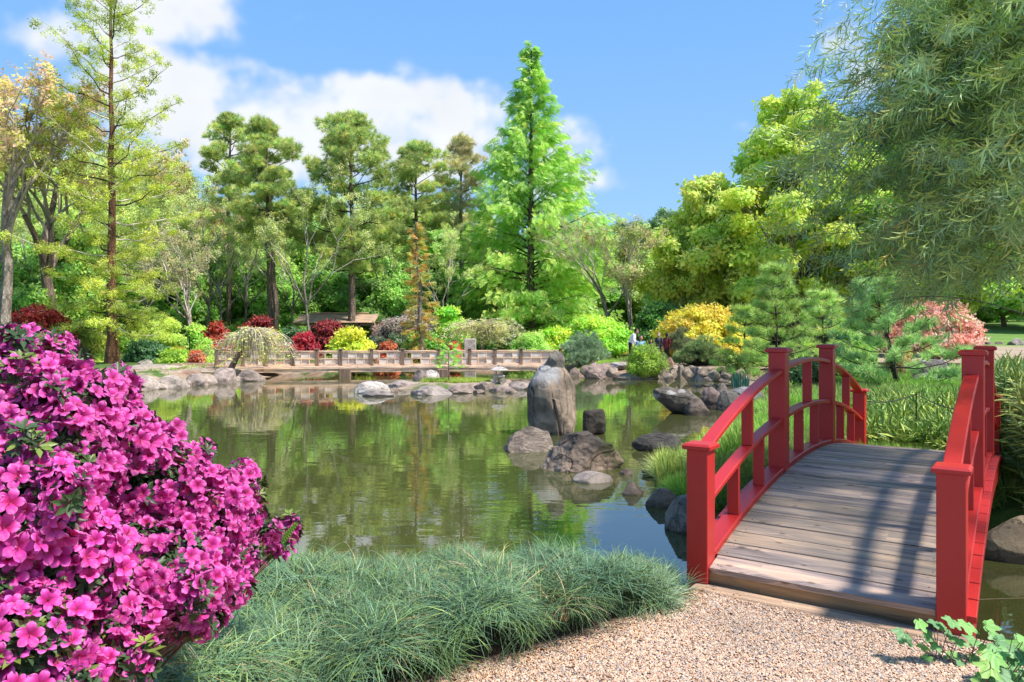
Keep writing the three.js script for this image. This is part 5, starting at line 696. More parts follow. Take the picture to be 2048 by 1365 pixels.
// ------------------------------------------------------------------ gravel path, grass, leaves on the ground
// edge between grass and gravel: metres ahead where the gravel begins to the right of x
const edgeX = (d) => { const P = [[2.6, -1.5], [3.0, -0.95], [3.42, -0.42], [3.77, 0.15], [4.1, 0.62], [4.3, 0.86], [4.62, 1.17], [4.95, 1.34]]; for (let k = 0; k < P.length - 1; k++) if (d <= P[k + 1][0]) return lerp(P[k][1], P[k + 1][1], (d - P[k][0]) / (P[k + 1][0] - P[k][0])); return 9; };
const toBridge = (x, d) => [(x - 1.22) * 0.572 + (d - 4.79) * 0.820, (x - 1.22) * 0.820 - (d - 4.79) * 0.572];   // along, across
{
  const p = [], id = [], u = [], n = 60; let rows = 0;
  for (let j = 0; j <= n; j++) { const d = lerp(0.2, 5.0, j / n), x0 = edgeX(Math.max(d, 2.6)) - 0.12, x1 = Math.min(3.6, 1.22 + (0.02 + 1.5 * 0.572 + (4.79 - d) * 0.82) / 0.572 * 1.0 + 0.0); const xr = Math.max(x0 + 0.02, Math.min(3.4, (0.05 - (d - 4.79) * 0.82) / 0.572 + 1.22)); for (let i = 0; i <= 20; i++) { const x = lerp(x0, xr, i / 20); p.push(x, landH(x, d) + 0.006, -d); u.push(x, d); } rows++; }
  for (let j = 0; j < n; j++) for (let i = 0; i < 20; i++) { const a = j * 21 + i; id.push(a, a + 1, a + 21, a + 1, a + 22, a + 21); }
  const g = new THREE.BufferGeometry(); g.setAttribute('position', new THREE.Float32BufferAttribute(p, 3)); g.setAttribute('uv', new THREE.Float32BufferAttribute(u, 2)); g.setIndex(id); g.computeVertexNormals();
  struct('gravel_path', g, std({ color: C(0.40, 0.27, 0.18), map: grainTex, bumpMap: stoneBump, bumpScale: 0.02, roughness: 1 }));
  const r = rng(501), peb = [], peb2 = []; let guard = 0;
  const tones = [[0.56, 0.385, 0.265], [0.66, 0.50, 0.37], [0.46, 0.29, 0.19], [0.68, 0.55, 0.43], [0.40, 0.30, 0.24], [0.62, 0.42, 0.27], [0.38, 0.35, 0.33]];
  while (peb.length + peb2.length < 72000 && guard++ < 500000) {
    const d = 2.75 + 2.5 * r(), x = -1.6 + 4.6 * r(), [t, s] = toBridge(x, d); if (Math.abs(x / d) > 0.75) continue;
    const e = x - edgeX(d); if (e < -0.05 || (e < 0.1 && r() < 0.4)) continue; if (t > -0.02 || s > 1.95) continue; if (t > -0.21 && s > 0 && s < 1.5 && r() < 0.86) continue; if (t > -0.32 && s > 0.25 && r() < 0.5) continue;
    const dirt = 0.92 + 0.30 * fbm(x * 2.2, d * 2.2, 6, 3) + (r() < 0.04 ? 0.25 : 0), c = tones[Math.floor(r() * tones.length)].map((v, m) => v * dirt * [0.95, 0.91, 0.86][m]), h = landH(x, d) + 0.006; const row = [x, h + 0.003 + r() * 0.004, -d, r() - 0.5, 1, r() - 0.5, 0.0027 + 0.0040 * r() * r() + 0.0010 * r(), ...vary(r, c, 0.16, 0.06)]; (r() < 0.5 ? peb : peb2).push(row);
  }
  const pg = (seed) => { const g = new THREE.IcosahedronGeometry(1, 1), P = g.attributes.position, q = V(), rr = rng(seed), ax = [1.2 + rr() * 0.3, 0.62 + rr() * 0.2, 0.9 + rr() * 0.2]; for (let k = 0; k < P.count; k++) { q.fromBufferAttribute(P, k); q.multiplyScalar(1 + 0.22 * noise3(q.x * 1.5 + seed, q.y * 1.5, q.z * 1.5)); P.setXYZ(k, q.x * ax[0], q.y * ax[1], q.z * ax[2]); } g.deleteAttribute('uv'); g.deleteAttribute('normal'); const m = mergeVertices(g, 1e-3); m.computeVertexNormals(); return m; };
  const all = new THREE.Group(); all.name = 'gravel'; scene.add(all); tag(all, 'pinkish tan pea gravel of the path before the red bridge', 'gravel', null, 'stuff');
  scatter('pebbles', pg(2), std({ roughness: 0.8 }), peb, all, r, 'stuff'); scatter('pebbles', pg(9), std({ roughness: 0.8 }), peb2, all, r, 'stuff');
  // leaf litter and twigs along the edge of the gravel
  const lit = [], lb = new MB(); lb.leaf(V(0, 0, 0), V(1, 0, 0), V(0, 1, 0), 1, 0.3, 0.4); const litGeo = lb.geo();
  for (let k = 0; k < 950; k++) { const d = 2.9 + 2.3 * r(), x = edgeX(d) + (r() * r() - 0.05) * 0.5 + (r() < 0.25 ? r() * 0.9 : 0), [t] = toBridge(x, d); if (t > -0.03) continue; lit.push([x, landH(x, d) + 0.015, -d, (r() - 0.5) * 0.7, 1, (r() - 0.5) * 0.7, 0.012 + 0.03 * r() * r(), ...vary(r, k % 90 === 0 ? [0.7, 0.1, 0.4] : r() < 0.6 ? [0.30, 0.15, 0.07] : [0.45, 0.30, 0.16], 0.3)]); }
  tag(scatter('leaf_litter', litGeo, std({ side: THREE.DoubleSide }), lit, null, r), 'brown leaf litter along the edge between grass and gravel', 'leaf litter', null, 'stuff');
}
{ // mondo grass in rounded mounds between pond and gravel
  const r = rng(601), rows = [], mounds = []; let guard = 0;
  const fits = (x, d) => x < edgeX(d) - 0.02 && d < 4.95 && sdPond(x, d) > -0.05 && x > -3.2;
  while (mounds.length < 62 && guard++ < 9000) { const d = 2.2 + 2.8 * r(), x = -2.6 + 4.1 * r(); if (!fits(x, d) || x < -0.80 * d) continue; if (mounds.some((m) => Math.hypot(m[0] - x, m[1] - d) < 0.35)) continue; mounds.push([x, d, 0.24 + 0.09 * r(), (0.13 + 0.16 * r()) * sstep(5.15, 4.3, d)]); }
  for (let k = 0; k < 15000; k++) {
    const d = 2.1 + 2.95 * r(), x = -2.8 + 4.3 * r(); if (x < -0.85 * d) continue; if (!fits(x, d) && !(x < edgeX(d) + 0.05 && r() < 0.4 && sdPond(x, d) > -0.05 && d < 4.98)) continue; const [t, s] = toBridge(x, d); if (t > -0.25 && s > -0.14) continue;
    let best = null, bd = 9; for (const m of mounds) { const q = Math.hypot(m[0] - x, m[1] - d) / m[2]; if (q < bd) { bd = q; best = m; } } if (!best || r() < sstep(0.85, 1.25, bd)) continue;
    const up = best[3] * Math.max(0, 1 - bd * bd * 0.8), lx = (x - best[0]) / best[2], lz = (best[1] - d) / best[2], tone = 0.7 + 0.5 * r() + up * 1.4;  // tone paints shade into the mounds: lighter tops, darker gaps
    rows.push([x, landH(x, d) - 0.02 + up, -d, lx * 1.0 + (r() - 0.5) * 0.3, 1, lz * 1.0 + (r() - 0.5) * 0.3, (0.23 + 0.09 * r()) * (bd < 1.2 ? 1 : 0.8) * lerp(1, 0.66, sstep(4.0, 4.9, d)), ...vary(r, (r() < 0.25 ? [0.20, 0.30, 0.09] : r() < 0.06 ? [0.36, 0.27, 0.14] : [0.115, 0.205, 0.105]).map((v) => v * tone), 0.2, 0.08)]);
  }
  tag(scatter('mondo_grass', (() => { const b = new MB(), q = rng(77); for (let k = 0; k < 19; k++) { const a = q() * 6.283, lean = 0.15 + q() * 0.8, w = 0.0075 + q() * 0.0035; let p = V((q() - 0.5) * 0.16, 0, (q() - 0.5) * 0.16), dr = V(Math.cos(a) * lean, 1, Math.sin(a) * lean).normalize(), prev = null; const s = V(-Math.sin(a), 0, Math.cos(a)), L = 0.8 + 0.5 * q(); for (let m = 0; m <= 5; m++) { const ww = w * (1 - (m / 5) ** 2 * 0.95), l = b.v(p.x - s.x * ww, p.y, p.z - s.z * ww), n = b.v(p.x + s.x * ww, p.y, p.z + s.z * ww); if (prev) b.i.push(prev[0], prev[1], l, prev[1], n, l); prev = [l, n]; p = p.clone().addScaledVector(dr, 0.21 * L); dr = V(dr.x + Math.cos(a) * 0.24, dr.y - 0.30, dr.z + Math.sin(a) * 0.24).normalize(); } } return b.geo(); })(), leafMat(0.42, 0.18), rows, null, r), 'dark blue-green mondo grass in soft mounds between the pond and the gravel', 'grass', null, 'stuff');
}
{ // meadow beyond the red bridge, far bank grass, islet grass, moss
  const r = rng(701), rows = [], sasa = [], tall = [];
  const bladeRow = (x, d, s, c, lean = 0.5) => rows.push([x, landH(x, d) - 0.02, -d, (r() - 0.5) * lean, 1, (r() - 0.5) * lean, s, ...vary(r, c, 0.35, 0.15)]);
  for (let k = 0; k < 52000; k++) { const d = 7.2 + 19 * r() * r() + r() * 2, x = 1.6 + (d * 0.78 - 0.2) * r(); if (x / d > 0.8 || x / d < 0.12) continue; const s = sdPond(x, d); if (s < 0.05) continue; if (x > 1.5 + (d - 8) * 0.25 - 0.5) { const n = fbm(x * 0.7, d * 0.7, 3, 3); bladeRow(x, d, (0.17 + 0.12 * r()) * (1 + 0.5 * n), n > 0.05 ? [0.27, 0.50, 0.06] : [0.26, 0.38, 0.08]); } }
  for (let k = 0; k < 5200; k++) { const d = 28 + 14 * r(), x = -14 + 34 * r(), s = sdPond(x, d), n = fbm(x * 0.8, d * 0.8, 3, 5); if (s < 0.4 || n < 0.02 || x / d > 0.42) continue; bladeRow(x, d, 0.13 + 0.1 * r(), [0.32, 0.50, 0.06]); }
  for (let k = 0; k < 900; k++) { const x = gx(1150 + 90 * r(), 34.5), d = 33.6 + 2 * r(); bladeRow(x, d, 0.22, [0.36, 0.56, 0.07]); }
  for (let k = 0; k < 700; k++) { const x = -3.2 + 2.4 * r(), d = 26.2 + 1.4 * r(); if (isle(x, d) > 0.9) continue; bladeRow(x, d, 0.16, [0.40, 0.52, 0.08]); }
  for (let k = 0; k < 420; k++) { const px = 1395 + 90 * r(), d = 9.2 + 3 * r(), x = gx(px, d); if (sdPond(x, d) < -0.1) continue; bladeRow(x, d, 0.3 + 0.2 * r(), [0.34, 0.50, 0.08]); }
  for (let k = 0; k < 260; k++) { const d = 9.4 + 1.3 * r(), x = gx(1322 + 56 * r(), d); rows.push([x, WATER + 0.0, -d, (r() - 0.5) * 0.4, 1, (r() - 0.5) * 0.4, 0.22 + 0.2 * r(), ...vary(r, [0.38, 0.48, 0.10], 0.3)]); }
  tag(scatter('meadow_grass', sprig.tuft, M.grass, rows, null, r), 'rough green grass on the banks and islet round the pond', 'grass', null, 'stuff');
  // broad-leaved dwarf bamboo either side of the far end of the red bridge
  for (let k = 0; k < 3400; k++) { const d = 8.4 + 5.5 * r(), px = 1735 + 215 * r(), x = gx(px, d), [t, s] = toBridge(x, d); if (t < 5.75 || sdPond(x, d) < 0.1) continue; const hh = (0.05 + 0.38 * r() * r()); sasa.push([x, landH(x, d) + hh * 0.7, -d, r() - 0.5, 0.5, r() - 0.5, 0.19 + 0.1 * r(), ...vary(r, r() < 0.35 ? [0.42, 0.52, 0.10] : [0.20, 0.34, 0.07], 0.35)]); }
  for (let k = 0; k < 9000; k++) { const d = 6.6 + 7 * r() * r() + 2 * r(), x = gx(1985 + 300 * r(), d), [t, s] = toBridge(x, d); if (sdPond(x, d) < 0.0 || s < 1.75 && t < 6) continue; const hh = (0.1 + 0.75 * r()); sasa.push([x, landH(x, d) + hh, -d, r() - 0.5, 0.4, r() - 0.5, 0.19 + 0.12 * r(), ...vary(r, r() < 0.4 ? [0.42, 0.50, 0.12] : [0.20, 0.31, 0.08], 0.35)]); }
  tag(scatter('dwarf_bamboo', sprig.bamboo, M.grass, sasa, null, r), 'dense low dwarf bamboo with long pointed leaves around the far end of the red bridge', 'ground cover', null, 'stuff');
}
// ------------------------------------------------------------------ azalea at the left
{
  const T = thing('azalea_bush', 'big azalea bush covered in magenta pink flowers at the lower left', 'azalea', -1.75, 0, 2.3), o = T.position, r = rng(801);
  // an open five-lobed flower, one unit across from the middle, facing +y
  const flowerGeo = (seed) => {
    const b = new MB(), q = rng(seed), cIn = [0.50, 0.012, 0.13], cMid = [0.70, 0.050, 0.37], cTip = [0.84, 0.19, 0.58];
    for (let k = 0; k < 5; k++) {
      const a = k * 1.2566 + (q() - 0.5) * 0.16, L = 0.98 + 0.12 * q(), Wd = 0.385 + 0.05 * q(), curl = -0.15 - 0.55 * q(), rowsN = 6, colsN = 4, grid = [], spot = k === 0 ? 0.30 : 0.06;
      for (let i = 0; i <= rowsN; i++) { const t = i / rowsN, w = Wd * (t < 0.62 ? lerp(0.13, 1, Math.sin(t / 0.62 * 1.5708)) : Math.pow(Math.max(0.02, 1 - ((t - 0.62) / 0.39) ** 2), 0.62)), row = []; for (let j = 0; j <= colsN; j++) { const s = (j / colsN - 0.5) * 2, x = t * L, y = 0.42 * Math.sin(Math.min(t * 1.9, 1.5708)) - 0.42 + 0.36 * (1 - Math.cos(t * 0.8)) + curl * Math.max(0, t - 0.6) * 1.2 + 0.06 * Math.abs(s) * t + 0.075 * Math.sin(s * 6 + k * 2 + t * 5) * t, z = s * w * 0.92; const m = sstep(spot - 0.05, spot + 0.32, t - 0.1 * Math.abs(s)), e = sstep(0.5, 1, t); b.col = cMid.map((v, n) => lerp(lerp(cIn[n], v, m), cTip[n], e)); row.push(b.v(x * Math.cos(a) - z * Math.sin(a), y, x * Math.sin(a) + z * Math.cos(a))); } grid.push(row); }
      for (let i = 0; i < rowsN; i++) for (let j = 0; j < colsN; j++) b.i.push(grid[i][j], grid[i][j + 1], grid[i + 1][j], grid[i][j + 1], grid[i + 1][j + 1], grid[i + 1][j]);
    }
    b.col = [0.62, 0.08, 0.30]; for (let k = 0; k < 6; k++) { const a = k * 1.05 + q(), d = V(Math.cos(a) * 0.25 + 0.2, 0.9, Math.sin(a) * 0.25).normalize(); b.tube([V(0, -0.35, 0), V(d.x * 0.3, 0.05, d.z * 0.3), V(d.x * 0.8, 0.40 + 0.1 * q(), d.z * 0.8)], [0.014, 0.012, 0.010], 3); }
    b.col = null; return b.geo();
  };
  const geos = [11, 12, 13, 14].map(flowerGeo), petal = [[1, 1, 1], [0.9, 0.8, 0.95], [1, 1, 0.95], [0.84, 0.7, 0.88]].map(([x, y, z]) => new THREE.MeshPhysicalMaterial({ vertexColors: true, color: C(x, Math.min(1, y), z > 1 ? 1 : z), roughness: 0.55, transmission: 0.38, thickness: 0, side: THREE.DoubleSide, ior: 1.35 }));
  // leafy masses of the bush as (px, py, distance, radii in photo pixels)
  const lobes = [[40, 905, 2.15, 170, 175], [-40, 760, 2.2, 110, 90], [110, 800, 2.28, 120, 80], [250, 960, 2.5, 150, 115], [330, 1050, 2.6, 160, 120], [250, 1150, 2.25, 190, 105], [90, 1120, 1.9, 150, 140], [40, 1290, 1.7, 120, 110], [430, 1030, 2.9, 85, 90], [400, 1150, 2.45, 75, 60], [180, 1245, 2.0, 120, 70], [330, 1180, 2.2, 110, 60], [50, 1020, 1.8, 120, 110], [60, 1370, 1.75, 130, 70], [200, 1300, 1.95, 90, 50], [-20, 1180, 1.75, 100, 140], [390, 1230, 2.35, 60, 40], [30, 790, 2.2, 130, 90], [170, 880, 2.3, 120, 85], [60, 870, 2.08, 140, 90], [110, 960, 2.05, 120, 90]];
  const twigs = [[40, 695, 2.3, 60, 40], [100, 702, 2.3, 44, 30], [-5, 705, 2.25, 55, 46], [138, 725, 2.3, 26, 24], [232, 770, 2.4, 36, 34], [248, 815, 2.4, 26, 40], [170, 790, 2.35, 50, 34], [276, 850, 2.4, 22, 22], [312, 872, 2.6, 20, 20], [325, 868, 2.62, 26, 12], [358, 918, 2.7, 34, 26], [398, 905, 2.75, 22, 20], [480, 975, 2.9, 40, 46], [500, 1040, 3.0, 28, 44], [545, 1070, 3.0, 14, 30], [583, 1062, 3.05, 10, 32], [562, 1090, 3.02, 16, 22], [485, 1120, 2.6, 26, 26], [462, 1175, 2.5, 36, 28], [200, 700, 2.2, 1, 1]].slice(0, 19);
  const balls = [...lobes.map((l) => [...l, 1]), ...twigs.map((l) => [...l, 0])].map(([px, py, d, rx, ry, big]) => ({ c: V(gx(px, d), py2h(py, d), -d), q: V(rx * d / F, ry * d / F, (big ? 0.75 : 1) * rx * d / F + 0.02), big }));
  for (let k = 0; k < 34; k++) { const b = balls[Math.floor(r() * lobes.length)], n = rd(r).normalize(); n.z = Math.abs(n.z) * 0.6; n.y = n.y * 0.7 + 0.25; n.normalize(); balls.push({ c: b.c.clone().add(n.clone().multiply(b.q).multiplyScalar(1.12)), q: V(0.03 + 0.025 * r(), 0.03 + 0.03 * r(), 0.035), big: 0 }); }
  const eye = V(0, EYE, 0), inside = (p, b0) => balls.some((b) => b !== b0 && ((p.x - b.c.x) / b.q.x) ** 2 + ((p.y - b.c.y) / b.q.y) ** 2 + ((p.z - b.c.z) / b.q.z) ** 2 < 0.75);
  const spots = []; let guard = 0;
  const area = balls.map((b) => b.q.x * b.q.y * (b.big ? 1 : 2.2) + 0.0015), sum = area.reduce((a, b) => a + b, 0);
  while (spots.length < 2500 && guard++ < 120000) {
    let w = r() * sum, i = 0; while ((w -= area[i]) > 0) i++; const b = balls[i], n = rd(r).normalize(), p = b.c.clone().add(n.clone().multiply(b.q).multiplyScalar(0.80 + 0.34 * r())); if (inside(p, b)) continue; if (fbm(p.x * 6, p.y * 6, p.z * 6, 3) < -0.40 + 0.1 * r()) continue;
    const out = V(n.x / b.q.x, n.y / b.q.y, n.z / b.q.z).normalize(), view = eye.clone().sub(p).normalize(); if (out.dot(view) < -0.35) continue; if (spots.some((s) => s.p.distanceTo(p) < 0.021)) continue;
    const f = out.clone().multiplyScalar(0.75).addScaledVector(view, 0.2).add(V((r() - 0.5) * 1.7, 0.2 + (r() - 0.5) * 1.4, (r() - 0.5) * 1.7)).normalize(); spots.push({ p, f, near: p.distanceTo(eye) });
  }
  const seen = (s) => { const d = -s.p.z, px = s.p.x / d * F + CX; return px > -60 ? 0 : 5; };
  spots.sort((a, b) => a.near + seen(a) - b.near - seen(b));
  const rest = [];
  spots.forEach((s, k) => {
    if (k < 300) { const m = mesh('flower', geos[Math.floor(r() * 4)], petal[Math.floor(r() * 3.4)], T); m.position.copy(s.p).sub(o); m.quaternion.setFromUnitVectors(UP, s.f).multiply(_q2.setFromAxisAngle(UP, r() * 6.28)); m.scale.setScalar(0.023 + 0.011 * r()); }
    else { const t = 0.7 + 0.35 * r(); rest.push([s.p.x - o.x, s.p.y - o.y, s.p.z - o.z, s.f.x, s.f.y, s.f.z, 0.023 + 0.011 * r(), t, t * (0.8 + 0.5 * r()), t]); }
  });
  const fm = petal[0].clone(); fm.color.setRGB(1, 1, 1); scatter('blossom', geos[1], fm, rest, T, r, 'stuff');
  // rosettes of small dark leaves among and below the flowers
  const lb = new MB(); for (let k = 0; k < 7; k++) { const a = k * 0.9 + r() * 0.3, e = 0.2 + 0.5 * r(); lb.leaf(V(0, 0, 0), V(Math.cos(a) * Math.cos(e), Math.sin(e), Math.sin(a) * Math.cos(e)), V(-Math.cos(a) * Math.sin(e), Math.cos(e), -Math.sin(a) * Math.sin(e)), 0.8 + 0.4 * r(), 0.19, 0.3, 0.1, 0.55); }
  const ros = []; for (const b of balls) { const n = Math.round(b.big ? 30000 * b.q.x * b.q.y : 8 + 2500 * b.q.x * b.q.y); for (let k = 0; k < Math.min(n, 1200); k++) { const d = rd(r).normalize(), f = b.big ? 0.45 + 0.42 * r() : 0.6 + 0.55 * r(), p = b.c.clone().add(d.clone().multiply(b.q).multiplyScalar(f)).sub(o); ros.push([p.x, p.y, p.z, d.x + (r() - 0.5) * 0.6, d.y + 0.5, d.z + (r() - 0.5) * 0.6, 0.030 + 0.018 * r(), ...vary(r, r() < 0.18 ? [0.16, 0.22, 0.04] : [0.045, 0.085, 0.03], 0.35)]); } }
  scatter('leaves', lb.geo(), M.gloss, ros, T, r, 'stuff');
  const st = new MB(); for (const b of balls) { const e = b.c.clone().sub(o), base = V((r() - 0.5) * 0.3, -0.05, (r() - 0.5) * 0.3); st.tube(bent(base, e, b.big ? -0.05 : -0.12, 5, r, 0.02), taper(5, b.big ? 0.009 : 0.007, 0.003), 5); for (let k = 0; k < (b.big ? 10 : 3); k++) { const q = b.c.clone().add(rd(r).multiply(b.q)).sub(o); st.tube(bent(e.clone().lerp(base, 0.1 + 0.2 * r()), q, 0, 3, r, 0.01), taper(3, 0.005, 0.002), 3); } }
  st.build('stems', std({ color: C(0.12, 0.075, 0.05) }), T);
}
{ // fern frond by the azalea tip
  const d = 3.0, T = thing('fern', 'single upright green fern frond at the right tip of the azalea', 'fern', gx(552, d), 0.0, d), b = new MB(), tip = V(gx(598, d) - gx(552, d), py2h(1042, d), 0.02), base = V(-0.10, 0.35, 0), pts = bent(V(-0.16, py2h(1150, d), 0), tip, 0.03, 8), r = rng(4); b.tube(pts, taper(8, 0.006, 0.002), 4);
  for (let k = 0; k < 30; k++) { const t = 0.15 + 0.85 * k / 30, j = t * 8, j0 = Math.min(7, Math.floor(j)), p = pts[j0].clone().lerp(pts[j0 + 1], j - j0), dir = pts[j0 + 1].clone().sub(pts[j0]).normalize(); for (const s of [-1, 1]) b.leaf(p, dir.clone().multiplyScalar(0.55).add(V(s * 0.8, -0.35 * s, 0.2)).normalize(), V(0, 0.3, 1).normalize(), 0.042 * (1.15 - 0.9 * (k / 30)), 0.008, 0.2); }
  b.build('frond', std({ color: C(0.14, 0.30, 0.03), side: THREE.DoubleSide, roughness: 0.5 }), T);
}
{ // lobed ivy-like seedlings at the foot of the near right post
  const r = rng(811), lobed = (seed) => { const q = rng(seed), b = new MB(), out = []; const R = [0.12, 0.62, 0.52, 0.86, 0.6, 1.08, 0.6, 0.86, 0.52, 0.62, 0.12], A = R.map((_, k) => -2.75 + k * 0.55); const n = 40; for (let k = 0; k <= n; k++) { const f = k / n * 10, i = Math.min(9, Math.floor(f)), t = f - i, a = lerp(A[i], A[i + 1], t), rad = lerp(R[i], R[i + 1], fade(t)) * (1 + 0.05 * Math.sin(k * 2.9)); out.push([Math.sin(a) * rad, 0.5 + Math.cos(a) * rad * 0.75]); } const c = b.v(0, 0.03, -0.02); const mid = out.map(([x, y], k) => b.v(x * 0.5, 0.05 * Math.abs(x) + 0.02 * Math.sin(k * 1.9), -(0.5 + (y - 0.5) * 0.5) + 0.25)), edge = out.map(([x, y], k) => b.v(x, -0.10 * (x * x + (y - 0.5) ** 2) + 0.03 * Math.sin(k * 1.3), -y)); const hub = b.v(0, 0.05, -0.42); for (let k = 0; k < n; k++) { b.i.push(hub, mid[k + 1], mid[k], mid[k], mid[k + 1], edge[k], mid[k + 1], edge[k + 1], edge[k]); } return b.geo(); };
  const geos = [lobed(1), lobed(2)], greens = [[0.14, 0.34, 0.09], [0.19, 0.42, 0.09], [0.11, 0.27, 0.09], [0.27, 0.48, 0.10]].map((c) => new THREE.MeshPhysicalMaterial({ color: C(...c), roughness: 0.5, transmission: 0.25, thickness: 0, side: THREE.DoubleSide, ior: 1.35 }));
  const plant = (label, list, d0) => {
    const bx = gx(list[0][0], d0), T = thing('ivy_plant', label, 'ivy', bx, 0, d0), b = new MB();
    for (const [px, py, sz, dd = 0] of list) { const d = d0 + dd + (r() - 0.5) * 0.12, p = V(gx(px, d) - bx, Math.max(0.02, py2h(py, d)), -(d - d0)), m = mesh('leaf', geos[Math.floor(r() * 2)], greens[Math.floor(r() * 3.3)], T); m.position.copy(p); const f = V((r() - 0.5) * 0.7, 0.85, 0.55 + (r() - 0.5) * 0.5).normalize(); m.quaternion.setFromUnitVectors(UP, f).multiply(_q2.setFromAxisAngle(UP, Math.PI + (r() - 0.5) * 2.4)); m.scale.setScalar(sz * d / F * 0.62); b.tube(bent(V((r() - 0.5) * 0.12, -0.02, (r() - 0.5) * 0.1), p, 0.02, 4, r, 0.008), taper(4, 0.0025, 0.0018), 4); }
    b.build('stems', std({ color: C(0.16, 0.09, 0.06) }), T);
  };
  const near = []; for (const q of [[1905, 1236, 42], [1868, 1240, 36], [1832, 1236, 40], [1812, 1262, 50], [1845, 1262, 36], [1886, 1262, 34], [1930, 1240, 50], [1962, 1250, 44], [1955, 1278, 46], [1918, 1275, 40], [1880, 1290, 30], [1846, 1288, 30], [1900, 1300, 36], [1940, 1305, 46], [1970, 1285, 50], [1925, 1322, 30], [1860, 1310, 28], [1875, 1242, 30], [1985, 1262, 40]]) near.push(q);
  plant('small ivy-like plant with lobed leaves at the foot of the near right red post', near, 3.62);
  const far = []; for (let k = 0; k < 46; k++) far.push([1968 + r() * 110, 1272 + r() * 110 - (r() < 0.3 ? 10 : 0), 34 + r() * 26, (r() - 0.5) * 0.3]); plant('larger clump of pale green lobed leaves in the lower right corner', far, 3.3);
}
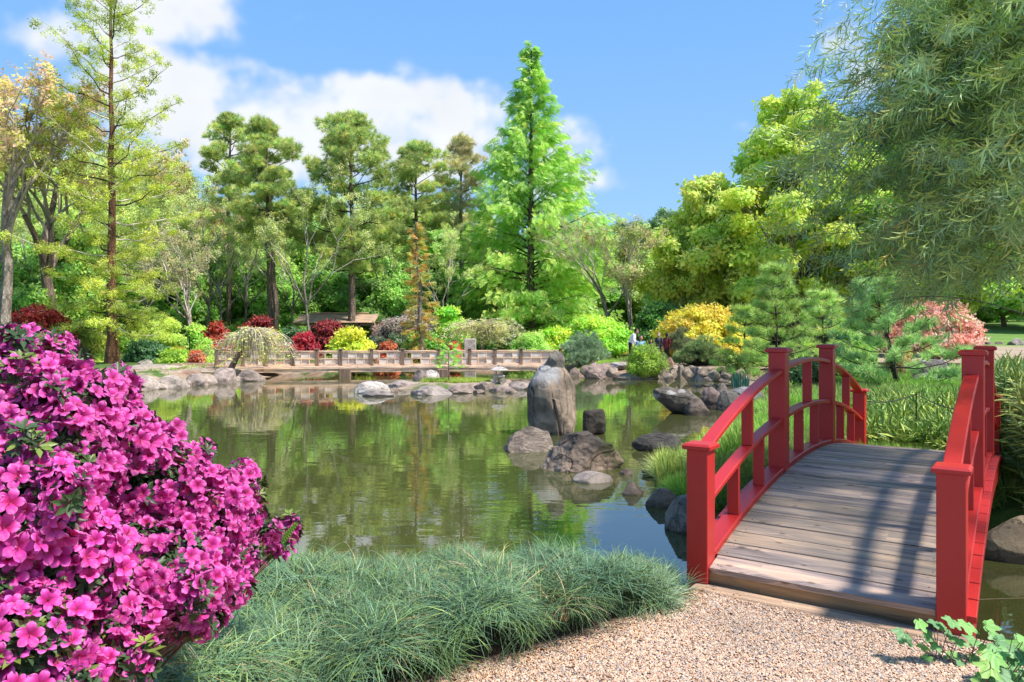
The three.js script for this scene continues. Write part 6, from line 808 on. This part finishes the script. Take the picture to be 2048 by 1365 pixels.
// ------------------------------------------------------------------ bamboo leaning in from the right
{
  const T = thing('bamboo_clump', 'tall bamboo leaning in from the right with drooping grey-green leaves', 'bamboo', 6.4, 0, 6.0), o = T.position, r = rng(821), culm = std({ color: C(0.16, 0.18, 0.06), roughness: 0.5 }), culmDark = std({ color: C(0.05, 0.045, 0.03), roughness: 0.6 }), rows = [];
  const tips = []; // where the culm tips hang: px, py, distance
  for (const t of [[1745, 45, 6.2], [1800, 25, 6.6], [1730, 150, 6.4], [1770, 190, 6.0], [1700, 235, 6.6], [1640, 330, 6.2], [1620, 350, 5.8], [1680, 300, 6.4], [1660, 390, 6.6], [1720, 360, 6.0], [1690, 440, 6.8], [1650, 520, 7.4], [1740, 500, 6.6], [1700, 540, 7.2], [1790, 560, 6.4], [1850, 600, 6.2], [1770, 610, 7.2], [1930, 585, 5.6], [2000, 600, 5.8], [1880, 520, 5.8], [1950, 480, 5.2], [1820, 440, 5.8], [1870, 360, 5.6], [1800, 300, 5.8], [1850, 220, 5.4], [1900, 120, 5.4], [1850, 90, 6.4], [1960, 60, 5.6], [1990, 200, 5.0], [1960, 330, 5.2], [2030, 420, 4.8], [2040, 300, 4.8], [2045, 540, 5.2], [2030, 120, 5.2], [1940, 20, 6], [1900, 610, 6.6], [1830, 150, 6.0], [1625, 400, 7], [1610, 470, 7.4], [1690, 265, 6.2], [1665, 350, 6.8], [1720, 110, 6.6]]) tips.push(t);
  const branch = (s, dir, len, n, tone) => { let p = s.clone(), d = dir.clone(); for (let k = 0; k < n; k++) { d.y -= 0.085; d.normalize(); p = p.clone().addScaledVector(d, len / n); const wx = p.x + o.x, wd = -(p.z + o.z); if (wd > 4.7 && wx > wd * 0.75 && r() < 0.75) continue; if (wx < wd * 0.52 && wx > wd * 0.44 && r() < 0.25) continue; rows.push([p.x + (r() - 0.5) * 0.10, p.y + (r() - 0.5) * 0.10, p.z + (r() - 0.5) * 0.10, d.x + (r() - 0.5) * 0.9, d.y * 0.6 - 0.42 + (r() - 0.5) * 0.5, d.z + (r() - 0.5) * 0.9, 0.095 + 0.045 * r(), ...vary(r, (r() < 0.035 ? [0.62, 0.54, 0.14] : r() < 0.42 ? [0.52, 0.66, 0.18] : [0.33, 0.47, 0.21]).map((v) => v * tone), 0.28)]); } };
  tips.forEach(([px, py, d], k) => {
    const tip = V(gx(px, d), py2h(py, d), -d).sub(o), base = V((r() - 0.3) * 2.2, 0, (r() - 0.5) * 2.6), rise = 2.2 + r() * 1.4, m = base.clone().lerp(tip, 0.45); m.y = Math.max(tip.y, 1.2) + rise * 0.9; const c1 = base.clone().add(V(-0.2, rise + tip.y * 0.5, 0)), pts = [], n = 16;
    for (let q = 0; q <= n; q++) { const t = q / n, a = base.clone().multiplyScalar((1 - t) ** 3).addScaledVector(c1, 3 * t * (1 - t) ** 2).addScaledVector(m, 3 * t * t * (1 - t)).addScaledVector(tip, t ** 3); pts.push(a); }
    new MB().tube(pts, taper(n, 0.016, 0.0035), 6).build('culm', k % 3 ? culm : culmDark, T);
    const tone = 0.75 + 0.5 * r(); for (let q = 8; q <= n; q++) for (let b = 0; b < (px < 1780 ? 4 : 6); b++) { const t = Math.min(n - 0.01, q - r()), j0 = Math.floor(t), s = pts[j0].clone().lerp(pts[j0 + 1], t - j0), a = r() * 6.28, dir = V(Math.cos(a) + (tip.x - base.x) * 0.08, 0.25 + (r() - 0.5) * 0.7, Math.sin(a)).normalize(); branch(s, dir, 0.45 + 0.55 * r(), 9, tone); }
  });
  // the full body of the clump behind the tips
  for (let k = 0; k < 620; k++) { const px = 1870 + 230 * r(), py = -80 + 610 * r(), d = 5.4 + 2.8 * r(); if (px < 1690 + Math.abs(py - 350) * 0.18 + 60 * r()) continue; const a = r() * 6.28; branch(V(gx(px, d), py2h(py, d), -d).sub(o), V(Math.cos(a), 0.2, Math.sin(a)).normalize(), 0.5 + 0.4 * r(), 9, 0.5 + 0.7 * r()); }
  for (let k = 0; k < 110; k++) { const x = 4.3 + 2.0 * r(), d = 2.9 + 1.3 * r(), y = 2.6 + 2.8 * r(); if (d > 0 && x / d < 0.76) continue; const a = r() * 6.28; branch(V(x, y, -d).sub(o), V(Math.cos(a), 0.2, Math.sin(a)).normalize(), 0.5 + 0.5 * r(), 8, 0.6 + 0.6 * r()); }  // sprays out of view to the right, placed to shade the near deck
  for (const [[ax, ay, ad], [bx, by, bd], w] of [[[1700, 628, 5.6], [2075, 640, 4.6], 0.004], [[1745, 228, 6], [1975, 302, 5.4], 0.012], [[1560, 482, 7], [2060, 520, 5.6], 0.004]]) { const a = V(gx(ax, ad), py2h(ay, ad), -ad).sub(o), e = V(gx(bx, bd), py2h(by, bd), -bd).sub(o); new MB().tube(bent(e, a, -0.14, 10), taper(10, w, w * 0.4), 5).build('culm', culmDark, T); }
  scatter('foliage', sprig.bamboo, leafMat(0.42, 0.3), rows, T, r, 'stuff');
}
// ------------------------------------------------------------------ visitors
function surfaceNet(field, lo, hi, step) {                           // skins the field (negative inside)
  const n = [0, 1, 2].map((k) => Math.ceil((hi[k] - lo[k]) / step) + 1), at = (i, j, k) => (i * n[1] + j) * n[2] + k, f = new Float32Array(n[0] * n[1] * n[2]), id = new Int32Array(f.length).fill(-1), p = [], idx = [];
  for (let i = 0; i < n[0]; i++) for (let j = 0; j < n[1]; j++) for (let k = 0; k < n[2]; k++) f[at(i, j, k)] = field(lo[0] + i * step, lo[1] + j * step, lo[2] + k * step);
  for (let i = 0; i < n[0] - 1; i++) for (let j = 0; j < n[1] - 1; j++) for (let k = 0; k < n[2] - 1; k++) {
    let c = 0, x = 0, y = 0, z = 0; const g = (a, b, e) => f[at(i + a, j + b, k + e)];
    for (let a = 0; a < 2; a++) for (let b = 0; b < 2; b++) { const t = (u, v) => u / (u - v), q = (u, v) => (u < 0) !== (v < 0); let u = g(0, a, b), v = g(1, a, b); if (q(u, v)) { c++; x += t(u, v); y += a; z += b; } u = g(a, 0, b); v = g(a, 1, b); if (q(u, v)) { c++; x += a; y += t(u, v); z += b; } u = g(a, b, 0); v = g(a, b, 1); if (q(u, v)) { c++; x += a; y += b; z += t(u, v); } }
    if (c) { id[at(i, j, k)] = p.length / 3; p.push(lo[0] + (i + x / c) * step, lo[1] + (j + y / c) * step, lo[2] + (k + z / c) * step); }
  }
  for (let i = 1; i < n[0] - 1; i++) for (let j = 1; j < n[1] - 1; j++) for (let k = 1; k < n[2] - 1; k++) { const s = f[at(i, j, k)] < 0; const quad = (a, b, c, d, flip) => { if (Math.min(a, b, c, d) < 0) return; flip ? idx.push(a, c, b, a, d, c) : idx.push(a, b, c, a, c, d); }; if (s !== f[at(i + 1, j, k)] < 0) quad(id[at(i, j - 1, k - 1)], id[at(i, j, k - 1)], id[at(i, j, k)], id[at(i, j - 1, k)], !s); if (s !== f[at(i, j + 1, k)] < 0) quad(id[at(i - 1, j, k - 1)], id[at(i - 1, j, k)], id[at(i, j, k)], id[at(i, j, k - 1)], !s); if (s !== f[at(i, j, k + 1)] < 0) quad(id[at(i - 1, j - 1, k)], id[at(i, j - 1, k)], id[at(i, j, k)], id[at(i - 1, j, k)], !s); }
  const g = new THREE.BufferGeometry(); g.setAttribute('position', new THREE.Float32BufferAttribute(p, 3)); g.setIndex(idx); g.computeVertexNormals(); return g;
}
function figure(o) {
  const T = thing('person', o.label, 'person', o.x, o.y, o.d, o.turn ?? 0, o.group), S = o.size / 1.72, j = {};
  const seated = o.seated, hipY = seated ? 0.52 : 0.92, lean = o.lean ?? 0, up = (y, fwd = 0, side = 0) => V(side, hipY + (y) * Math.cos(lean) - fwd * Math.sin(lean), y * Math.sin(lean) + fwd * Math.cos(lean));   // +z is the way the figure faces
  j.hip = V(0, hipY, 0); j.chest = up(0.34); j.neck = up(0.53); j.head = up(0.69, 0.03 + 0.02); j.crown = up(0.75, 0.02);
  const caps = { skin: [], shirt: [], legs: [], hair: [], shoes: [] }, cap = (set, a, b, ra, rb) => caps[set].push([a, b, ra, rb]);
  cap('skin', j.neck, j.head.clone().add(V(0, -0.04, 0)), 0.055, 0.06); cap('skin', j.head.clone().add(V(0, -0.055, 0.015)), j.crown, 0.068, 0.088); cap('skin', j.head.clone().add(V(0, -0.01, 0.075)), j.head.clone().add(V(0, -0.03, 0.105)), 0.012, 0.014); for (const s of [-1, 1]) cap('skin', j.head.clone().add(V(s * 0.088, 0, -0.005)), j.head.clone().add(V(s * 0.092, -0.03, -0.005)), 0.014, 0.011);
  cap('hair', j.head.clone().add(V(0, 0.02, -0.035)), j.crown.clone().add(V(0, 0.02, -0.015)), 0.083, 0.09); if (o.longHair) cap('hair', j.head.clone().add(V(0, 0, -0.06)), j.neck.clone().add(V(0, -0.08, -0.07)), 0.07, 0.05);
  cap('shirt', j.hip.clone().add(V(0, -0.02, 0)), j.chest, 0.135, 0.15); for (const s of [-1, 1]) { const sh = up(0.46, 0, s * 0.17), el = sh.clone().add(o.arms?.[s < 0 ? 0 : 1]?.[0] ?? V(s * 0.07, -0.27, 0.02)), wr = el.clone().add(o.arms?.[s < 0 ? 0 : 1]?.[1] ?? V(0.0, -0.22, 0.10)); cap('shirt', j.chest, sh, 0.12, 0.072); cap('shirt', sh, el, 0.066, 0.052); cap('shirt', el, el.clone().lerp(wr, 0.9), 0.05, 0.04); cap('skin', el.clone().lerp(wr, 0.8), wr, 0.032, 0.03); const hd = wr.clone().sub(el).normalize(); cap('skin', wr, wr.clone().addScaledVector(hd, 0.09), 0.036, 0.034); for (let q = 0; q < 4; q++) cap('skin', wr.clone().addScaledVector(hd, 0.08).add(V((q - 1.5) * 0.019, 0, 0)), wr.clone().addScaledVector(hd, 0.15 + 0.012 * (q % 3)).add(V((q - 1.5) * 0.021, -0.01, 0.012)), 0.010, 0.008); cap('skin', wr.clone().addScaledVector(hd, 0.03), wr.clone().addScaledVector(hd, 0.09).add(V(-s * 0.045, 0, 0.02)), 0.012, 0.010);
    const h0 = j.hip.clone().add(V(s * 0.085, -0.03, 0)), kn = seated ? h0.clone().add(V(s * 0.03, 0.02, 0.42)) : V(s * 0.10, 0.48, 0.03 + s * (o.stride ?? 0.02)), an = seated ? kn.clone().add(V(0, -0.44, 0.03)) : V(s * 0.10, 0.08, -0.02 + s * (o.stride ?? 0.02)); if (seated) an.y = 0.07; cap('legs', h0, kn, 0.095, 0.065); cap('legs', kn, an, 0.064, 0.042); cap('shoes', V(an.x, 0.045, an.z - 0.03), V(an.x + s * 0.01, 0.035, an.z + 0.15), 0.045, 0.036); }
  const sdf = (list, grow) => (x, y, z) => { let m = 1e3; for (const [a, b, ra, rb] of list) { const ex = b.x - a.x, ey = b.y - a.y, ez = b.z - a.z, t = clamp(((x - a.x) * ex + (y - a.y) * ey + (z - a.z) * ez) / (ex * ex + ey * ey + ez * ez)), q = Math.hypot(x - a.x - ex * t, y - a.y - ey * t, z - a.z - ez * t) - lerp(ra, rb, t) - grow, h = Math.max(0.035 - Math.abs(m - q), 0) / 0.035; m = Math.min(m, q) - h * h * 0.035 * 0.25; } return m; };
  const skin = (list, grow, step) => { const lo = [9, 9, 9], hi = [-9, -9, -9]; for (const [a, b, ra, rb] of list) for (const [p, q] of [[a, ra], [b, rb]]) ['x', 'y', 'z'].forEach((c, k) => { lo[k] = Math.min(lo[k], p[c] - q - 0.06); hi[k] = Math.max(hi[k], p[c] + q + 0.06); }); const g = surfaceNet(sdf(list, grow), lo, hi, step); g.scale(S, S, S); return g; };
  const m = (c, ro = 0.85) => std({ color: C(...c), roughness: ro });
  const body = [...caps.skin, ...caps.shirt, ...caps.legs].map(([a, b, ra, rb]) => [a, b, ra, rb]);
  mesh('body', skin([...caps.skin, ...[...caps.shirt, ...caps.legs].map(([a, b, ra, rb]) => [a, b, ra - 0.014, rb - 0.014])], 0, 0.018), m(o.skin, 0.6), T);
  mesh('shirt', skin(caps.shirt, 0.004, 0.02), m(o.shirt), T); mesh('trousers', skin(caps.legs, 0.004, 0.02), m(o.legs), T); mesh('hair', skin(caps.hair, 0.004, 0.016), m(o.hair), T); mesh('shoes', skin(caps.shoes, 0.002, 0.014), m(o.shoes ?? [0.04, 0.04, 0.04]), T);
  for (const s of [-1, 1]) mesh('eye', moved(new THREE.SphereGeometry(0.011 * S, 8, 6), (j.head.x + s * 0.032) * S, (j.head.y + 0.005) * S, (j.head.z + 0.074) * S), m([0.03, 0.02, 0.02], 0.3), T);
  mesh('mouth', moved(rbox(0.045 * S, 0.009 * S, 0.012 * S, 0.003), j.head.x * S, (j.head.y - 0.062) * S, (j.head.z + 0.078) * S), m([0.36, 0.12, 0.10]), T);
  if (o.extra) o.extra(T, j, S, m); return T;
}
{
  const d = 37.6, g = (px) => [gx(px, d), landH(gx(px, d), d)];
  let [x, y] = g(1261); figure({ label: 'person in a white top and dark trousers bending forward left of the clipped bush', x, y, d, size: 1.68, turn: 1.3, lean: 0.42, skin: [0.35, 0.2, 0.14], shirt: [0.80, 0.80, 0.82], legs: [0.025, 0.025, 0.035], hair: [0.02, 0.015, 0.012] });
  [x, y] = g(1279); figure({ label: 'person in a light blue shirt sitting behind the clipped bush', x, y, d: d - 0.4, size: 1.66, seated: true, turn: 0.15, skin: [0.40, 0.19, 0.12], shirt: [0.16, 0.33, 0.68], legs: [0.10, 0.12, 0.2], hair: [0.03, 0.02, 0.015] });
  { const s = mesh('rock', rockGeo(140, 0.75, 0.45, 0.6, { det: 8, col: TAN }), stoneMat); s.position.set(x, y, -d + 0.35); tag(s, 'stone used as a seat by the person in light blue', 'rock'); }
  [x, y] = g(1301); figure({ label: 'small dark-haired child in dark clothes behind the clipped bush', x, y, d: d - 0.2, size: 1.08, turn: -0.3, skin: [0.38, 0.22, 0.16], shirt: [0.05, 0.045, 0.05], legs: [0.04, 0.05, 0.07], hair: [0.02, 0.014, 0.012] });
  [x, y] = g(1318); figure({ label: 'fair-haired person in a dark grey jacket behind the right side of the clipped bush', x, y, d, size: 1.42, turn: -0.5, skin: [0.5, 0.32, 0.25], shirt: [0.045, 0.05, 0.06], legs: [0.03, 0.03, 0.05], hair: [0.34, 0.22, 0.12], longHair: true });
  [x, y] = g(1328); figure({ label: 'person in dark clothes with a dark red top, rightmost of the visitors', x, y, d: d - 0.7, size: 1.40, turn: 2.4, skin: [0.36, 0.22, 0.16], shirt: [0.14, 0.012, 0.02], legs: [0.015, 0.015, 0.02], hair: [0.015, 0.012, 0.012], longHair: true });
}
scene.updateMatrixWorld(true);
renderer.render(scene, camera);
